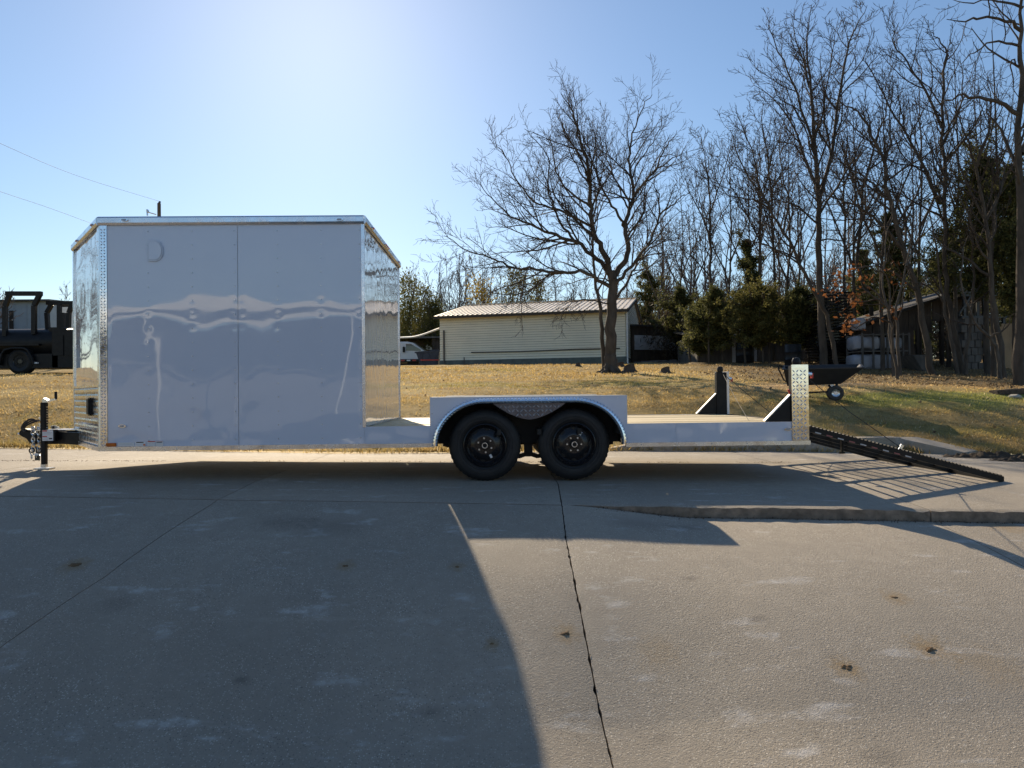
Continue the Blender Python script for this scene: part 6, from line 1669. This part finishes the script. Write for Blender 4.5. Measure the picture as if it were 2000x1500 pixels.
cedar(1928, 730, 26, 285, 150, 'largest dark evergreen hanging over the yard at right', 67, foot_=.36, n=2600, shape='round', gap=.5)
cedar(1985, 735, 24, 300, 110, 'dark evergreen behind the thick trunk at the right edge', 68, foot_=.30, n=1900, shape='round', gap=.48)
cedar(1855, 728, 29, 430, 110, 'hanging evergreen sprays above the open shed', 69, foot_=.50, n=600, shape='round', gap=.5)
cedar(1690, 714, 36, 470, 90, 'dim evergreen in the gap behind the rust leaved oak', 70, foot_=.2, n=800)
cedar(1268, 700, 52, 520, 80, 'evergreen showing above the gable end of the cream building', 71, foot_=.2, shape='round', n=700)
cedar(1330, 702, 42, 560, 80, 'evergreen showing above the lean-to roof', 72, foot_=.25, shape='round', n=800)
cedar(1990, 700, 35, 430, 120, 'evergreen backdrop at the far right behind the racks', 73, foot_=.1, shape='round', n=800, gap=.5)
cedar(1790, 700, 40, 520, 120, 'evergreen backdrop behind the open shed roof', 74, foot_=.1, shape='round', n=700, gap=.5)

# brush and brambles closing the wood behind the sheds
rb = np.random.default_rng(77); n = 2600
px_ = rb.uniform(1270, 2150, n); Yb_ = rb.uniform(41, 50, n); hb_ = rb.uniform(0, 1, n) ** 1.3 * 3.6
P_ = np.array([[at(a_, 700, b_).x, b_] for a_, b_ in zip(px_, Yb_)])
C_ = np.stack([P_[:, 0], P_[:, 1], lawn_z(P_[:, 0], P_[:, 1]) + hb_ * (.5 + .8 * vnoise(P_[:, 0] * .5, P_[:, 1] * .3, 4))], 1)
MT['brush'] = leaf_mat('brown_brush', (.035, .028, .020), (.10, .080, .055), .25)
link('undergrowth', flat_leaves(rb, C_, .05, 26, .38, 'brush', 'undergrowth', 7.0, .8), kind='stuff')
# far tree line behind the cream building
def far_tree(seed, h=9.5):
    t = Tree(seed, twig_r=.015, up=.12, wob=.14, dens=1.25, maxlvl=4, spread=(22, 48))
    r = np.random.default_rng(seed)
    tr = [np.array([0, 0, -.3]), np.array([r.uniform(-.2, .2), 0, h * .3]), np.array([r.uniform(-.4, .4), r.uniform(-.3, .3), h * .6]), np.array([r.uniform(-.5, .5), 0, h])]
    t.limb(tr, .12, .02, f0=.2)
    for q in range(7):
        a = r.uniform(0, 6.28); f = r.uniform(.15, .45); b = tr[0] * (1 - f) + tr[2] * f
        d = np.array([math.cos(a), math.sin(a), 0])
        t.limb([b, b + d * h * .20 + np.array([0, 0, h * .13]), b + d * h * r.uniform(.30, .46) + np.array([0, 0, h * r.uniform(.28, .42)])], .09, .015, f0=.2)
    return t
protos = []
for s_ in (81, 82, 83):
    ft_ = far_tree(s_)
    r_ = thing('bare_tree', (0, 0, 0), 'grey bare tree in the far tree line behind the cream building', 'tree', 'far tree line behind the cream building')
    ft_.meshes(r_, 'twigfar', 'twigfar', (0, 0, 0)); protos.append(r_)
rf = random.Random(12)
spots = [(790, 62, 545), (812, 66, 530), (835, 60, 540), (858, 68, 520), (880, 64, 505), (900, 70, 500), (925, 62, 505), (950, 66, 500), (975, 60, 515), (1000, 68, 520), (1025, 63, 525), (1050, 70, 520), (1085, 64, 520), (1115, 70, 525), (1150, 66, 530), (1185, 70, 520), (1220, 66, 500), (1255, 70, 480), (1300, 60, 430), (1345, 62, 420), (1390, 58, 400), (770, 70, 540), (740, 64, 545), (700, 66, 545),
 (1430, 56, 430), (1475, 60, 410), (1520, 56, 400), (1570, 60, 420), (1620, 54, 400), (1660, 58, 380), (1705, 54, 400), (1750, 58, 380), (1800, 52, 400), (1850, 56, 380), (1900, 50, 380), (1950, 54, 360), (2000, 50, 380), (2060, 54, 360), (2130, 50, 340), (815, 74, 525), (868, 76, 515), (912, 74, 505), (962, 75, 510), (1012, 76, 525)]
for i, (px, Y, top) in enumerate(spots):
    p = at(px, 700, Y); z = float(lawn_z(p.x, Y)); h = at(px, top, Y).z - z
    if i < 3: o = protos[i]; o.location = (p.x, Y, z); o.rotation_euler.z = rf.uniform(0, 6); o.scale = (h / 9.5,) * 3
    else:
        o = clone(protos[i % 3], (p.x, Y, z), rf.uniform(0, 6.28), h / 9.5 * rf.uniform(.93, 1.05))
        if px > 1400: o['label'] = 'bare tree in the depth of the right hand wood behind the sheds'; o['group'] = 'depth of the right hand wood'
# trees to the left of the view, partly behind the tank trailer and mirrored in the polished nose
for i, (px, Y, top, lb) in enumerate(((128, 75, 560, 'faint bare tree beyond the black tank trailer'), (-120, 52, 420, None), (-260, 44, 380, None), (-420, 50, 400, None), (-560, 40, 330, None), (-760, 38, 330, None), (-950, 34, 300, None), (-1250, 32, 260, None))):
    p = at(px, 700, Y); z = float(lawn_z(p.x, Y)); h = at(px, top, Y).z - z
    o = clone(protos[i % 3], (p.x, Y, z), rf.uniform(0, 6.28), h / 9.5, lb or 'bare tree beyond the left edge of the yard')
    o['group'] = 'trees at the left of the yard'
def leafy(px, Y, top, wpx, mat, lb, n, seed):
    p = at(px, 700, Y); z = float(lawn_z(p.x, Y)); h = at(px, top, Y).z - z; rt = Vector((p.x, Y, z))
    t = thing('leafy_tree', tuple(rt), lb, 'tree', 'leafy trees in the far tree line'); r = np.random.default_rng(seed); tr = Tree(seed, dens=.35, twig_r=.014, maxlvl=3)
    for q in range(3): tr.limb([np.array([0, 0, -.2]), np.array([r.uniform(-.3, .3), 0, h * .45]), np.array([r.uniform(-1, 1) * wpx * Y / F / 3, r.uniform(-.5, .5), h * .95])], .12, .02, f0=.4)
    R_ = wpx * Y / F / 2; cs = []
    for i in range(n):
        f = r.uniform(.3, 1.0); a = r.uniform(0, 6.28); q = R_ * math.sin(math.pi * (f * .8 + .12)) ** .6 * r.uniform(.1, 1) ** .5 * (.6 + .8 * float(vnoise(a * 1.5, f * 5, seed)))
        if float(vnoise(a * 1.3 + 2, f * 6, seed + 2)) < .42: continue
        cs.append([q * math.cos(a), q * math.sin(a), h * f])
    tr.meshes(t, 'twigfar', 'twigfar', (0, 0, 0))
    link('foliage', flat_leaves(r, np.array(cs), .10, 14, .28, mat, 'foliage', 1.6), t, kind='stuff')
leafy(800, 58, 535, 55, 'olive', 'olive green tree just right of the white box', 420, 91)
leafy(850, 57, 590, 42, 'cedar', 'dark green tree beside the left end of the cream building', 420, 92)
leafy(942, 56, 540, 60, 'yellow', 'yellow leaved tree above the roof of the cream building', 130, 93)
leafy(1010, 57, 530, 60, 'olive', 'sparse olive tree above the middle of the cream roof', 260, 94)
leafy(1052, 58, 545, 40, 'olive', 'small green tree right of the sparse olive one above the roof', 200, 95)
leafy(830, 60, 560, 40, 'olive', 'small olive tree between the olive and the dark green one', 200, 96)
for o in bpy.data.objects:
    if o.parent is None and o.type == 'MESH' and 'category' not in o and 'kind' not in o: print('untagged', o.name)
